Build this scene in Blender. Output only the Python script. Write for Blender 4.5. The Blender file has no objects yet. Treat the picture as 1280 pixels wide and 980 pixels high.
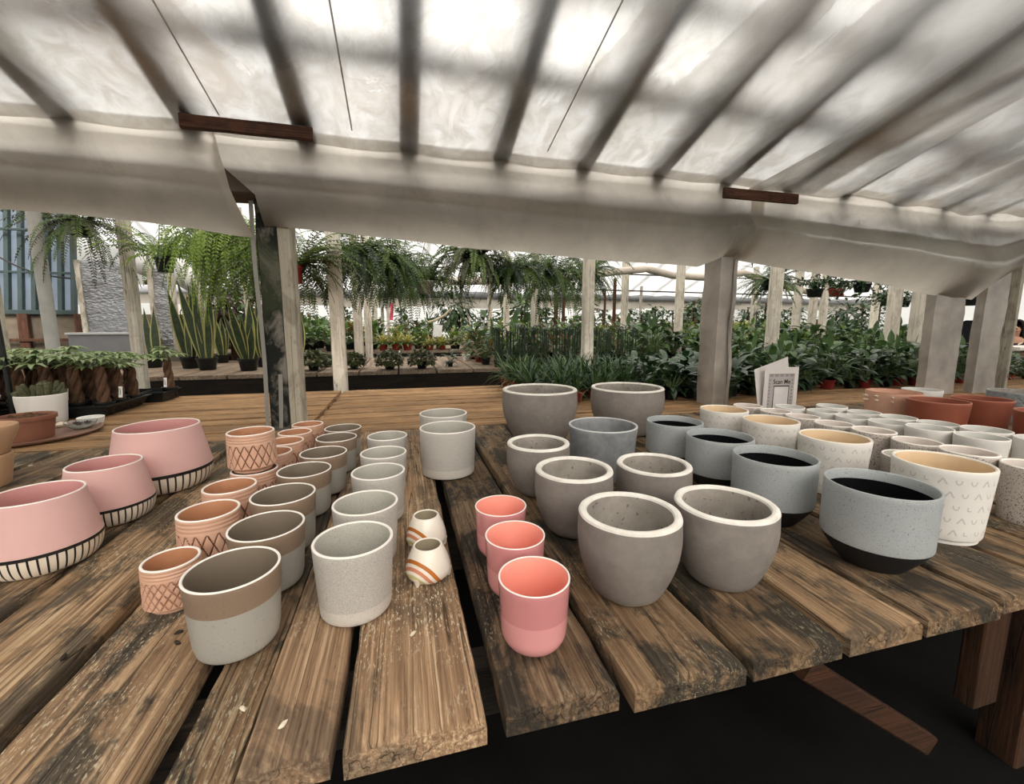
import bpy, math, random
from mathutils import Vector, Matrix, noise
C = bpy.context.scene.collection
PI = math.pi
R = math.radians
rnd = random.Random(7)

# ------------------------------------------------------------------ camera
CAMZ = 1.25
TT = 0.75                      # table top height
cam_d = bpy.data.cameras.new('camera')
cam = bpy.data.objects.new('camera', cam_d)
C.objects.link(cam)
cam.location = (0, 0, CAMZ)
cam.rotation_euler = (R(90 - 7.884), 0, R(-14.456))
cam_d.sensor_width = 36
FPX = 530.6
cam_d.lens = FPX / 1280 * 36
cam_d.shift_y = -10 / 1280
cam_d.clip_start = 0.02
cam_d.clip_end = 200
bpy.context.scene.camera = cam
CM = cam.rotation_euler.to_matrix()


def ray(px, py):
    return CM @ Vector(((px - 640) / FPX, -(py - 480) / FPX, -1))


def at(px, py, Y):
    d = ray(px, py)
    t = Y / d.y
    return Vector((0, 0, CAMZ)) + d * t


def onz(px, py, z):
    d = ray(px, py)
    t = (z - CAMZ) / d.z
    return Vector((0, 0, CAMZ)) + d * t


# ------------------------------------------------------------------ tagging
def tag(o, label=None, cat=None, group=None, kind=None):
    if label: o['label'] = label
    if cat: o['category'] = cat
    if group: o['group'] = group
    if kind: o['kind'] = kind
    return o


def empty(name, loc=(0, 0, 0), rz=0, label=None, cat=None, group=None):
    o = bpy.data.objects.new(name, None)
    o.empty_display_size = .05
    o.location = loc
    o.rotation_euler = (0, 0, rz)
    C.objects.link(o)
    return tag(o, label, cat, group)


def dup(o, loc=None, rz=None, label=None, group=None, scale=None, cat=None):
    c = o.copy()
    C.objects.link(c)
    if loc is not None: c.location = loc
    if rz is not None: c.rotation_euler = (0, 0, rz)
    if scale is not None: c.scale = scale if hasattr(scale, '__len__') else (scale,) * 3
    tag(c, label, cat, group)
    for ch in list(o.children):
        d = ch.copy()
        C.objects.link(d)
        d.parent = c
        for g in list(ch.children):
            e = g.copy()
            C.objects.link(e)
            e.parent = d
    return c


# ------------------------------------------------------------------ mesh builder
class MB:
    def __init__(s):
        s.v = []; s.f = []; s.m = []; s.col = None

    def add(s, vs, fs, m=0):
        b = len(s.v)
        s.v.extend([tuple(v) for v in vs])
        s.f.extend([tuple(i + b for i in f) for f in fs])
        s.m.extend([m] * len(fs))

    def box(s, lo, hi, m=0, mat=None):
        (a, b, c), (d, e, f) = lo, hi
        vs = [Vector(p) for p in ((a, b, c), (d, b, c), (d, e, c), (a, e, c), (a, b, f), (d, b, f), (d, e, f), (a, e, f))]
        if mat: vs = [mat @ v for v in vs]
        s.add(vs, [(3, 2, 1, 0), (4, 5, 6, 7), (0, 1, 5, 4), (1, 2, 6, 5), (2, 3, 7, 6), (3, 0, 4, 7)], m)

    def beam(s, p, q, w, h, m=0, up=(0, 0, 1), n=1, jit=0, bev=0.004):
        """a bar from p to q, w wide and h deep, with chamfered long edges"""
        p, q = Vector(p), Vector(q)
        d = (q - p).normalized()
        u = Vector(up)
        x = d.cross(u).normalized()
        u = x.cross(d).normalized()
        bev = min(bev, w * .3, h * .3)
        a, b = w / 2, h / 2
        prof = [(-a + bev, -b), (a - bev, -b), (a, -b + bev), (a, b - bev), (a - bev, b), (-a + bev, b), (-a, b - bev), (-a, -b + bev)]
        vs = []; fs = []
        for i in range(n + 1):
            c = p.lerp(q, i / n)
            for (i1, j1) in prof:
                jj = rnd.uniform(-jit, jit) if jit else 0
                vs.append(c + x * (i1 + jj) + u * (j1 + jj * .5))
        for i in range(n):
            for k in range(8):
                fs.append((i * 8 + k, i * 8 + (k + 1) % 8, i * 8 + 8 + (k + 1) % 8, i * 8 + 8 + k))
        fs.append(tuple(range(7, -1, -1)))
        fs.append(tuple(n * 8 + k for k in range(8)))
        s.add(vs, fs, m)

    def tube(s, pts, r, m=0, n=8, caps=True):
        pts = [Vector(p) for p in pts]
        rs = r if hasattr(r, '__len__') else [r] * len(pts)
        vs = []; fs = []
        prev = None
        for i, p in enumerate(pts):
            a = pts[max(0, i - 1)]; b = pts[min(len(pts) - 1, i + 1)]
            d = (b - a)
            d = d.normalized() if d.length > 1e-9 else Vector((0, 0, 1))
            if prev is None:
                x = d.orthogonal().normalized()
            else:
                x = (prev - d * prev.dot(d))
                x = x.normalized() if x.length > 1e-6 else d.orthogonal().normalized()
            prev = x
            y = d.cross(x)
            for k in range(n):
                t = 2 * PI * k / n
                vs.append(p + (x * math.cos(t) + y * math.sin(t)) * rs[i])
        L = len(pts)
        for i in range(L - 1):
            for k in range(n):
                fs.append((i * n + k, i * n + (k + 1) % n, (i + 1) * n + (k + 1) % n, (i + 1) * n + k))
        if caps:
            fs.append(tuple(range(n - 1, -1, -1)))
            fs.append(tuple((L - 1) * n + k for k in range(n)))
        s.add(vs, fs, m)

    def lathe(s, prof, mats=None, n=64, disp=None, close=True):
        """prof: list of (r, z) from outer bottom to the inner bottom; mats per segment; caps to the axis at both ends"""
        vs = []; fs = []; ms = []
        for i, (r, z) in enumerate(prof):
            for k in range(n):
                t = 2 * PI * k / n
                rr = r + (disp(i, t, r, z) if disp else 0)
                vs.append((rr * math.cos(t), rr * math.sin(t), z))
        for i in range(len(prof) - 1):
            for k in range(n):
                fs.append((i * n + k, i * n + (k + 1) % n, (i + 1) * n + (k + 1) % n, (i + 1) * n + k))
                ms.append(mats[i] if mats else 0)
        if close:
            b = len(vs)
            vs.append((0, 0, prof[0][1])); vs.append((0, 0, prof[-1][1]))
            L = len(prof)
            for k in range(n):
                fs.append((b, (k + 1) % n, k)); ms.append(mats[0] if mats else 0)
                fs.append((b + 1, (L - 1) * n + k, (L - 1) * n + (k + 1) % n)); ms.append(mats[-1] if mats else 0)
        base = len(s.v)
        s.v.extend(vs)
        s.f.extend([tuple(i + base for i in f) for f in fs])
        s.m.extend(ms)

    def leaf(s, base, d, length, width, droop=.5, n=5, m=0, up=None, fold=.15, shape=None, twist=0):
        """a leaf blade: midrib bends down by droop"""
        base = Vector(base); d = Vector(d).normalized()
        u = Vector(up) if up else Vector((0, 0, 1))
        x = d.cross(u)
        x = x.normalized() if x.length > 1e-4 else d.orthogonal().normalized()
        vs = []; fs = []
        p = base.copy(); dd = d.copy()
        for i in range(n + 1):
            t = i / n
            w = (shape(t) if shape else math.sin(PI * min(1, (t * .93 + .05)) ** .8)) * width / 2
            nn = x.cross(dd).normalized()
            xx = x
            if twist:
                xx = Matrix.Rotation(twist * t, 3, dd) @ x
                nn = xx.cross(dd).normalized()
            vs += [p - xx * w + nn * w * fold * 2, p, p + xx * w + nn * w * fold * 2]
            p = p + dd * (length / n)
            dd = (dd - Vector((0, 0, 1)) * droop / n).normalized()
            x2 = x - dd * x.dot(dd)
            x = x2.normalized() if x2.length > 1e-4 else x
        for i in range(n):
            a = i * 3
            fs += [(a, a + 1, a + 4, a + 3), (a + 1, a + 2, a + 5, a + 4)]
        s.add(vs, fs, m)

    def mesh(s, name, mats, smooth=True):
        me = bpy.data.meshes.new(name)
        me.from_pydata(s.v, [], s.f)
        for m in mats: me.materials.append(m)
        me.polygons.foreach_set('material_index', s.m)
        if smooth: me.polygons.foreach_set('use_smooth', [True] * len(s.f))
        me.update()
        if smooth == 'auto':
            try: me.set_sharp_from_angle(angle=R(40))
            except Exception: pass
        return me

    def build(s, name, mats, parent=None, loc=None, smooth='auto', link=True):
        if not isinstance(mats, (list, tuple)): mats = [mats]
        o = bpy.data.objects.new(name, s.mesh(name, mats, smooth))
        C.objects.link(o)
        if parent: o.parent = parent
        if loc is not None: o.location = loc
        return o


def shift(mb, d):
    d = Vector(d)
    mb.v = [tuple(Vector(v) - d) for v in mb.v]
    return mb


# ------------------------------------------------------------------ materials
class NT:
    def __init__(s, name):
        s.m = bpy.data.materials.new(name)
        s.m.use_nodes = True
        s.t = s.m.node_tree
        s.t.nodes.clear()
        s.out = s.t.nodes.new('ShaderNodeOutputMaterial')
        s._co = None

    def n(s, typ, ins=None, **props):
        nd = s.t.nodes.new(typ)
        for k, v in props.items(): setattr(nd, k, v)
        for k, v in (ins or {}).items(): s.set(nd, k, v)
        return nd

    def set(s, nd, k, v):
        i = nd.inputs[k]
        if hasattr(v, 'is_linked') and hasattr(v, 'node'):
            s.t.links.new(v, i)
        else:
            if hasattr(v, '__len__') and len(v) == 3 and i.type == 'RGBA': v = (*v, 1)
            i.default_value = v

    def co(s, scale=(1, 1, 1), rand=True):
        if s._co is None:
            tc = s.n('ShaderNodeTexCoord')
            oi = s.n('ShaderNodeObjectInfo')
            mul = s.n('ShaderNodeMath', {0: oi.outputs['Random'], 1: 37.0}, operation='MULTIPLY')
            s._obj = tc.outputs['Object']
            s._co = s.n('ShaderNodeVectorMath', {0: tc.outputs['Object'], 1: mul.outputs[0]}, operation='ADD').outputs[0]
            s._oi = oi
        return s.n('ShaderNodeVectorMath', {0: s._co if rand else s._obj, 1: scale}, operation='MULTIPLY').outputs[0]

    def noise(s, scale, vec=None, detail=3, rough=.55, dist=0):
        return s.n('ShaderNodeTexNoise', {'Vector': vec if vec is not None else s.co(), 'Scale': scale, 'Detail': detail, 'Roughness': rough, 'Distortion': dist}).outputs['Fac']

    def ramp(s, fac, stops, interp='LINEAR'):
        r = s.n('ShaderNodeValToRGB', {'Fac': fac})
        cr = r.color_ramp
        cr.interpolation = interp
        while len(cr.elements) < len(stops): cr.elements.new(.5)
        for e, (p, c) in zip(cr.elements, stops):
            e.position = p
            if not hasattr(c, '__len__'): c = (c, c, c)
            e.color = (*c[:3], 1)
        return r.outputs['Color']

    def mix(s, fac, a, b, blend='MIX'):
        nd = s.n('ShaderNodeMix', data_type='RGBA', blend_type=blend)
        s.set(nd, 0, fac)
        s.set(nd, 6, a if hasattr(a, 'node') else (*a[:3], 1))
        s.set(nd, 7, b if hasattr(b, 'node') else (*b[:3], 1))
        return nd.outputs[2]

    def math(s, op, a, b=0.0, clamp=False):
        nd = s.n('ShaderNodeMath', operation=op, use_clamp=clamp)
        s.set(nd, 0, a); s.set(nd, 1, b)
        return nd.outputs[0]

    def bump(s, h, strength=.3, dist=.002):
        return s.n('ShaderNodeBump', {'Height': h, 'Strength': strength, 'Distance': dist}).outputs['Normal']

    def bsdf(s, col, rough=.6, spec=.4, normal=None, **kw):
        b = s.n('ShaderNodeBsdfPrincipled')
        s.set(b, 'Base Color', col); s.set(b, 'Roughness', rough); s.set(b, 'Specular IOR Level', spec)
        if normal is not None: s.set(b, 'Normal', normal)
        for k, v in kw.items(): s.set(b, k.replace('_', ' '), v)
        return b

    def done(s, sh):
        s.t.links.new(sh.outputs[0], s.out.inputs['Surface'])
        return s.m


def flat(name, col, rough=.6, spec=.4, var=.12, vs=8, bump=0, **kw):
    t = NT(name)
    f = t.noise(vs)
    c = t.mix(t.ramp(f, [(.3, 0), (.7, 1)]), [x * (1 - var) for x in col], [min(1, x * (1 + var)) for x in col])
    nm = t.bump(t.noise(vs * 12), bump) if bump else None
    return t.done(t.bsdf(c, rough, spec, nm, **kw))


def clay(name, col, speck=(), mott=None, rough=.55, spec=.4, bump=.08, bscale=260, coat=0):
    """glazed or bare pottery: base, mottling, specks [(scale, threshold, colour, strength)]"""
    t = NT(name)
    c = t.n('ShaderNodeRGB').outputs[0]
    c.default_value = (*col, 1)
    if mott:
        for sc, amt, c2 in mott:
            c = t.mix(t.math('MULTIPLY', t.ramp(t.noise(sc, detail=5, rough=.65), [(.38, 0), (.68, 1)]), amt), c, c2)
    for sc, th, c2, st in speck:
        c = t.mix(t.math('MULTIPLY', t.ramp(t.noise(sc, detail=1, rough=.4), [(th, 0), (th + .035, 1)]), st), c, c2)
    nm = t.bump(t.noise(bscale, detail=3), bump, .001) if bump else None
    b = t.bsdf(c, rough, spec, nm)
    if coat:
        t.set(b, 'Coat Weight', coat); t.set(b, 'Coat Roughness', .08)
    return t.done(b)


def wood(name, light, dark, grey, lichen=0.0, greyamt=.5, along='Y', bump=.6, fine_k=1.0, pale=(.68, .52, .35), paleamt=.75):
    """weathered timber; object colour R = brightness, G = extra grey weathering, B = warmth"""
    t = NT(name)
    def ax(a, b): return {'X': (b, a, a), 'Y': (a, b, a), 'Z': (a, a, b)}[along]
    fine = t.noise(1, t.co(ax(170 * fine_k, 3.2 * fine_k)), 5, .7, .25)
    med = t.noise(1, t.co(ax(30 * fine_k, 1.1 * fine_k)), 5, .65, .6)
    pit = t.noise(1, t.co(ax(240, 34)), 2, .5)
    patch = t.noise(6.5, t.co(ax(1.5, .8)), 6, .7, .4)
    patch2 = t.noise(5.5, t.co(ax(1.2, .7)), 4, .6)
    c = t.mix(t.ramp(fine, [(.34, 0), (.62, 1)]), dark, light)
    c = t.mix(t.math('MULTIPLY', t.ramp(med, [(.36, 1), (.54, 0)]), .5), c, [x * .9 for x in dark])
    oi = t._oi
    sp = t.n('ShaderNodeSeparateColor', {0: oi.outputs['Color']})
    pl = t.math('MULTIPLY', t.ramp(t.math('ADD', fine, t.math('MULTIPLY', med, .5)), [(.76, 0), (.92, 1)]), t.ramp(patch2, [(.36, 0), (.60, paleamt)]))
    c = t.mix(pl, c, pale)
    ga = t.math('MULTIPLY', t.ramp(patch, [(.47, 0), (.56, 1)]), t.math('MULTIPLY', sp.outputs[1], greyamt), True)
    gg = t.mix(t.ramp(fine, [(.35, 0), (.66, 1)]), [x * .35 for x in grey], grey)
    c = t.mix(ga, c, gg)
    if lichen:
        fl = t.noise(1, t.co(ax(330, 90)), 3, .6)
        pz = t.ramp(t.noise(4.2, t.co(), 3), [(.47, 0), (.60, 1)])
        fac = t.math('MULTIPLY', t.math('MULTIPLY', t.ramp(fl, [(.57, 0), (.64, 1)]), pz), lichen)
        c = t.mix(fac, c, (.66, .58, .42))
    c = t.mix(t.math('MULTIPLY', t.ramp(pit, [(.26, 1), (.34, 0)]), .6), c, (.03, .02, .014))
    ck = t.noise(1, t.co(ax(26, .8)), 2, .5, .3)
    ckm = t.ramp(t.math('ABSOLUTE', t.math('SUBTRACT', ck, .5)), [(0, 1), (.010, 0)])
    c = t.mix(t.math('MULTIPLY', ckm, .8), c, (.010, .008, .006))
    c = t.mix(1, c, t.n('ShaderNodeCombineColor', {0: sp.outputs[0], 1: sp.outputs[0], 2: t.math('MULTIPLY', sp.outputs[0], sp.outputs[2])}).outputs[0], 'MULTIPLY')
    h = t.math('SUBTRACT', t.math('ADD', fine, t.math('MULTIPLY', med, .8)), t.math('MULTIPLY', ckm, .8))
    nm = t.bump(h, bump, .005)
    return t.done(t.bsdf(c, .8, .2, nm))


def film(name, trans=.85, col=(.93, .92, .89), gloss=.12, dirt=.3, dscale=1.2, opaque=.15, wrinkle=.25, glass=.0, low_dirt_shade=0):
    t = NT(name)
    n1 = t.noise(dscale, t.co(), 5, .6, .4)
    n2 = t.noise(dscale * 5, t.co((1, .5, 1)), 4, .65)
    d = t.math('MULTIPLY', t.ramp(n1, [(.4, 0), (.75, 1)]), dirt)
    d = t.math('ADD', d, t.math('MULTIPLY', t.ramp(n2, [(.5, 0), (.8, 1)]), dirt * .35), True)
    if low_dirt_shade:
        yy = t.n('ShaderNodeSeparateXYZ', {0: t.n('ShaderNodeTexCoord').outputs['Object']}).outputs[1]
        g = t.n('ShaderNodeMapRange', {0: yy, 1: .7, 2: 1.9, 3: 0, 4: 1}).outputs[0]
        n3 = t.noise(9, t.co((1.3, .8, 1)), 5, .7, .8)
        d = t.math('ADD', d, t.math('MULTIPLY', t.math('MULTIPLY', g, t.ramp(n3, [(.40, 0), (.62, 1)])), low_dirt_shade), True)  # dust mottling near the gutter, strengthened to paint in the dimmer light there
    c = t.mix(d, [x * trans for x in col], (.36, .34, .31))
    wr = t.bump(t.noise(4.5, t.co((1.4, .8, 1.2)), 4, .5, .8), wrinkle, .02)
    tr = t.n('ShaderNodeBsdfTranslucent', {'Color': c, 'Normal': wr})
    df = t.n('ShaderNodeBsdfDiffuse', {'Color': t.mix(d, (.40, .38, .34), (.22, .19, .15)), 'Normal': wr})
    gl = t.n('ShaderNodeBsdfGlossy', {'Color': (.9, .9, .9, 1), 'Roughness': .28, 'Normal': wr})
    a = t.n('ShaderNodeMixShader', {0: opaque, 1: tr.outputs[0], 2: df.outputs[0]})
    if glass:
        rf = t.n('ShaderNodeBsdfRefraction', {'Color': c, 'Roughness': .8, 'IOR': .72, 'Normal': wr})
        a = t.n('ShaderNodeMixShader', {0: glass, 1: a.outputs[0], 2: rf.outputs[0]})
    fr = t.n('ShaderNodeLayerWeight', {'Blend': .25, 'Normal': wr})
    f = t.math('MULTIPLY', fr.outputs['Fresnel'], gloss * 3, True)
    b = t.n('ShaderNodeMixShader', {0: f, 1: a.outputs[0], 2: gl.outputs[0]})
    return t.done(b)


def leafmat(name, c1, c2, rough=.42, trans=.25, edge=None, vs=9):
    t = NT(name)
    f = t.noise(vs, detail=3)
    c = t.mix(t.ramp(f, [(.32, 0), (.68, 1)]), c1, c2)
    b = t.bsdf(c, rough, .45)
    tr = t.n('ShaderNodeBsdfTranslucent', {'Color': c})
    return t.done(t.n('ShaderNodeMixShader', {0: trans, 1: b.outputs[0], 2: tr.outputs[0]}))


M = {}
M['plank'] = wood('weathered_plank', (.47, .30, .175), (.175, .105, .06), (.10, .085, .066), lichen=.85, greyamt=.92, bump=.55)
M['deck'] = wood('warm_deck_board', (.42, .25, .125), (.19, .10, .05), (.10, .08, .06), lichen=0, greyamt=.45, along='X', bump=.4, fine_k=.6, paleamt=.2)
M['deckY'] = wood('grey_bench_board', (.38, .28, .20), (.18, .13, .09), (.14, .12, .10), greyamt=.6, bump=.4, fine_k=.4, paleamt=.2)
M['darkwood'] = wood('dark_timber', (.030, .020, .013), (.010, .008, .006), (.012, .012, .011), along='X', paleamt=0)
M['legwood'] = wood('brown_leg_timber', (.105, .046, .024), (.035, .017, .010), (.03, .024, .018), along='Z', paleamt=0)
M['batten'] = wood('red_brown_batten', (.13, .055, .03), (.05, .022, .013), (.04, .03, .024), along='X', paleamt=0)
M['whitewash'] = wood('whitewashed_timber', (.80, .74, .63), (.62, .55, .45), (.42, .36, .28), greyamt=.55, fine_k=.5, pale=(.86, .80, .70), along='Z', bump=.3)
M['rafter'] = flat('rafter_timber', (.045, .034, .026), .9, .1)
M['gutter'] = flat('gutter_beam_timber', (.10, .08, .065), .85, .1)


def mould():
    t = NT('mouldy_dark_timber')
    n1 = t.noise(7, t.co((1.5, 1.5, .7)), 6, .7, .5)
    n2 = t.noise(3, t.co(), 3)
    c = t.mix(t.ramp(n1, [(.46, 0), (.6, 1)]), (.012, .014, .012), (.20, .18, .15))
    c = t.mix(t.math('MULTIPLY', t.ramp(n2, [(.5, 0), (.62, 1)]), .6), c, (.05, .06, .03))
    return t.done(t.bsdf(c, .85, .2, t.bump(n1, .6, .006)))


M['mould'] = mould()
M['film'] = film('milky_roof_film', .54, (.95, .94, .91), dirt=.5, dscale=1.6, opaque=.06, glass=.42, wrinkle=.14, low_dirt_shade=.95)
M['clear_film'] = film('unseen_bright_film', .97, (.98, .96, .93), dirt=.05, dscale=1.1, opaque=.03, glass=.35, wrinkle=.1)  # unseen roof film made more transmissive to throw extra light on the pots
M['drape'] = film('milky_drape_film', .9, (.92, .84, .73), dirt=.5, dscale=2.2, opaque=.22, wrinkle=.45, gloss=.05)
M['far_film'] = film('far_roof_film', .92, dirt=.12, opaque=.05, wrinkle=.1)
M['wrap'] = flat('crumpled_grey_post_wrap', (.33, .29, .25), .38, .4, .3, 5, .5)
M['wrap_clear'] = film('white_plastic_strip', .6, (.9, .92, .95), gloss=.25, dirt=.2, opaque=.6, wrinkle=.5)


# ------------------------------------------------------------------ world and light
def world():
    w = bpy.data.worlds.new('overcast_sky')
    bpy.context.scene.world = w
    w.use_nodes = True
    t = w.node_tree
    t.nodes.clear()
    out = t.nodes.new('ShaderNodeOutputWorld')
    bg = t.nodes.new('ShaderNodeBackground')
    tc = t.nodes.new('ShaderNodeTexCoord')
    sd = ray(560, -40).normalized()
    dot = t.nodes.new('ShaderNodeVectorMath'); dot.operation = 'DOT_PRODUCT'
    dot.inputs[1].default_value = sd
    nrm = t.nodes.new('ShaderNodeVectorMath'); nrm.operation = 'NORMALIZE'
    t.links.new(tc.outputs['Generated'], nrm.inputs[0])
    t.links.new(nrm.outputs[0], dot.inputs[0])
    r = t.nodes.new('ShaderNodeValToRGB')
    e = r.color_ramp.elements
    e[0].position = 0.2; e[0].color = (.90, .895, .88, 1)
    e[1].position = 1.0; e[1].color = (1.0, .98, .95, 1)
    t.links.new(dot.outputs['Value'], r.inputs[0])
    r2 = t.nodes.new('ShaderNodeMapRange')
    r2.inputs[1].default_value = .55; r2.inputs[2].default_value = 1.0
    r2.inputs[3].default_value = 1.0; r2.inputs[4].default_value = 3.4
    r2.interpolation_type = 'SMOOTHERSTEP'
    t.links.new(dot.outputs['Value'], r2.inputs[0])
    nz = t.nodes.new('ShaderNodeTexNoise'); nz.inputs['Scale'].default_value = 2.2; nz.inputs['Detail'].default_value = 4
    t.links.new(nrm.outputs[0], nz.inputs['Vector'])
    mr = t.nodes.new('ShaderNodeMapRange'); mr.inputs[1].default_value = .3; mr.inputs[2].default_value = .7; mr.inputs[3].default_value = .8; mr.inputs[4].default_value = 1.25
    t.links.new(nz.outputs['Fac'], mr.inputs[0])
    mul = t.nodes.new('ShaderNodeMath'); mul.operation = 'MULTIPLY'
    t.links.new(r2.outputs[0], mul.inputs[0]); t.links.new(mr.outputs[0], mul.inputs[1])
    m2 = t.nodes.new('ShaderNodeMath'); m2.operation = 'MULTIPLY'; m2.inputs[1].default_value = SKY
    t.links.new(mul.outputs[0], m2.inputs[0])
    t.links.new(r.outputs[0], bg.inputs['Color'])
    t.links.new(m2.outputs[0], bg.inputs['Strength'])
    t.links.new(bg.outputs[0], out.inputs['Surface'])


SKY = 1.0
world()
sun_d = bpy.data.lights.new('hazy_sun', 'SUN')
sun_d.energy = 4.2
sun_d.angle = R(30)
sun_d.color = (1.0, .96, .90)
sun = bpy.data.objects.new('hazy_sun', sun_d)
C.objects.link(sun)
sun.location = (0, -10, 12)
sun.rotation_euler = (R(42), 0, R(8))        # high behind the camera, shining on the rear roof slope
vs = bpy.context.scene.view_settings
vs.view_transform = 'Standard'
vs.look = 'None'
vs.gamma = 1
vs.exposure = 0.28
vs.use_curve_mapping = False
cy = bpy.context.scene.cycles
cy.max_bounces = 10
cy.diffuse_bounces = 5
cy.transmission_bounces = 8
cy.transparent_max_bounces = 8

# ------------------------------------------------------------------ greenhouse shell
SL = .365                 # roof slope
GY, GZ = 2.10, 2.03       # crease of the roof film at the first valley gutter


def grid_sheet(name, xs, ys, zf, mat, kind='structure', thick=0):
    mb = MB()
    nx, ny = len(xs), len(ys)
    vs_ = [(x, y, zf(x, y)) for y in ys for x in xs]
    fs = [(j * nx + i, j * nx + i + 1, (j + 1) * nx + i + 1, (j + 1) * nx + i) for j in range(ny - 1) for i in range(nx - 1)]
    mb.add(vs_, fs)
    o = mb.build(name, mat, smooth=True)
    if kind: o['kind'] = kind
    return o


def lin(a, b, n): return [a + (b - a) * i / n for i in range(n + 1)]


X0, X1 = -7.0, 16.0
mb = MB(); mb.box((X0 - 1, -7.5, -.12), (X1 + 1, 30, 0))
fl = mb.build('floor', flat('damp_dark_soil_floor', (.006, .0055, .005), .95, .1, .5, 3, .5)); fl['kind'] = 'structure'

RX = [.06 + .425 * k for k in range(-14, 17)]      # rafters across the camera bay


def roof_z(y): return GZ + (GY - y) * SL


def sag(x, y):
    """the film lies on the rafters at the gutter and hangs below them further up"""
    up = max(0, min(1, (GY - y) / 2.2))
    ph = (x - .06) / .425
    bow = .5 - .5 * math.cos(2 * PI * ph)
    s = .006 + .20 * up + .030 * bow * (.35 + up)
    s += .012 * noise.noise((x * 1.3, y * .7, 3.1)) * (.3 + up)
    return s


def main_film(x, y):
    return roof_z(y) - sag(x, y)


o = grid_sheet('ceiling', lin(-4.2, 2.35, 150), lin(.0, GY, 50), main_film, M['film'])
o = grid_sheet('ceiling_upper_sheet', lin(-4.2, 2.35, 90), lin(-2.2, .0, 24), main_film, M['clear_film'])


def fold_film(x, y):
    """the second sheet right of the bay: hangs slack in long folds that run down to the gutter"""
    up = max(0, min(1, (GY - y) / 2.4))
    u = (x - 1.75)
    w = .5 + .5 * math.sin(u * 2 * PI / .62 + 1.1 * up + .9)
    w2 = .5 + .5 * math.sin(u * 2 * PI / .27 + 2.0 + 1.6 * up)
    return roof_z(y) - .02 - .06 * up - .10 * math.exp(-(u * 3.2) ** 2) * math.sin(PI * min(1, up * 1.1)) - .09 * up - (.20 * w ** 1.5 + .05 * w2) * (.12 + up) - .03 * noise.noise((x, y * .6, 9))


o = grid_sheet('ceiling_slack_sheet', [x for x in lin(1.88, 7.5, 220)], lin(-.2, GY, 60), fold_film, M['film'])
o = grid_sheet('ceiling_upper_slack_sheet', [x for x in lin(1.88, 7.5, 120)], lin(-2.2, -.2, 20), fold_film, M['clear_film'])
# far side of the camera bay, behind the camera
o = grid_sheet('ceiling_rear_slope', lin(X0, X1, 20), lin(-6.6, -2.2, 8), lambda x, y: roof_z(-2.2) - (-2.2 - y) * SL - .1, M['clear_film'])
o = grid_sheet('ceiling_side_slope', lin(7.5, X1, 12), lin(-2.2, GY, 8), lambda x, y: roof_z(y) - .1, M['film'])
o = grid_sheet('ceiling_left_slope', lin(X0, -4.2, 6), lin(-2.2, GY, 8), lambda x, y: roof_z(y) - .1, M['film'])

# heat-sealed seams of the film between the rafters
for px in (235, 425, 735):
    d = ray(px, 60); t_ = (GZ + GY * SL - CAMZ) / (d.z + SL * d.y); sx = d.x * t_
    mb = MB(); ys_ = lin(.05, GY - .12, 60); v2 = []
    for y in ys_:
        for k in (-1, 1): v2.append((sx + k * .003, y, main_film(sx + k * .003, y) - .002))
    mb.add(v2, [(2 * i, 2 * i + 1, 2 * i + 3, 2 * i + 2) for i in range(len(ys_) - 1)])
    o = mb.build('film_seam', film('film_seam_plastic', .3, dirt=.2, opaque=.2), smooth=True); o['kind'] = 'structure'

# rafters and purlins above the film
rb = MB()
rb.beam((0, GY + .16, roof_z(GY + .16) + .064), (0, -2.2, roof_z(-2.2) + .064), .085, .12)
raf = rb.build('rafter', M['rafter']); raf['kind'] = 'structure'
raf.location = (RX[0], 0, 0)
for x in RX[1:]:
    c = raf.copy(); C.objects.link(c); c.location = (x, 0, 0)
def roof_y(px, py):
    d = ray(px, py)
    t = (GZ + GY * SL - CAMZ) / (d.z + SL * d.y)
    return d.y * t


for py, w_ in ((roof_y(800, 150), .11), (roof_y(830, 40), .10), (-1.3, .06)):
    b = MB(); b.beam((X0, py, roof_z(py) + .15), (9, py, roof_z(py) + .15), w_, .05)
    p = b.build('purlin', M['rafter']); p['kind'] = 'structure'

# second and third bays beyond the gutter
BAY = 8.7


def bay(y0, xa, xb, nm):
    yr = y0 + BAY / 2
    zr = GZ + .1 + (BAY / 2) * SL
    def zf(x, y):
        ph = (x - .3) / .8
        s = .03 + .05 * (.5 - .5 * math.cos(2 * PI * ph))
        return zr - abs(y - yr) * SL - s
    o = grid_sheet(nm, lin(xa, xb, 180), lin(y0, yr, 3) + lin(yr, y0 + BAY, 12)[1:], zf, M['far_film'])
    b = MB(); b.beam((0, yr, zr + .05), (0, y0 + BAY, zr - BAY / 2 * SL + .05), .05, .10)
    a = b.build('rafter', M['rafter']); a['kind'] = 'structure'; a.location = (xa + .3, 0, 0)
    b = MB(); b.beam((0, y0, zr - BAY / 2 * SL + .05), (0, yr, zr + .05), .05, .10)
    a2 = b.build('rafter', M['rafter']); a2['kind'] = 'structure'; a2.location = (xa + .3, 0, 0)
    x = xa + 1.1
    while x < xb:
        for q in (a, a2):
            c = q.copy(); C.objects.link(c); c.location = (x, 0, 0)
        x += .8


bay(2.42, -4.5, X1, 'ceiling_second_bay')
bay(2.42 + BAY + .3, X0 - 2, X1 + 2, 'ceiling_third_bay')
G2Y = 2.42 + BAY + .12


def wall(name, p, q, z0, z1, mat):
    mb = MB(); mb.beam((p[0], p[1], (z0 + z1) / 2), (q[0], q[1], (z0 + z1) / 2), .05, z1 - z0)
    o = mb.build(name, mat); o['kind'] = 'structure'
    return o


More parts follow.
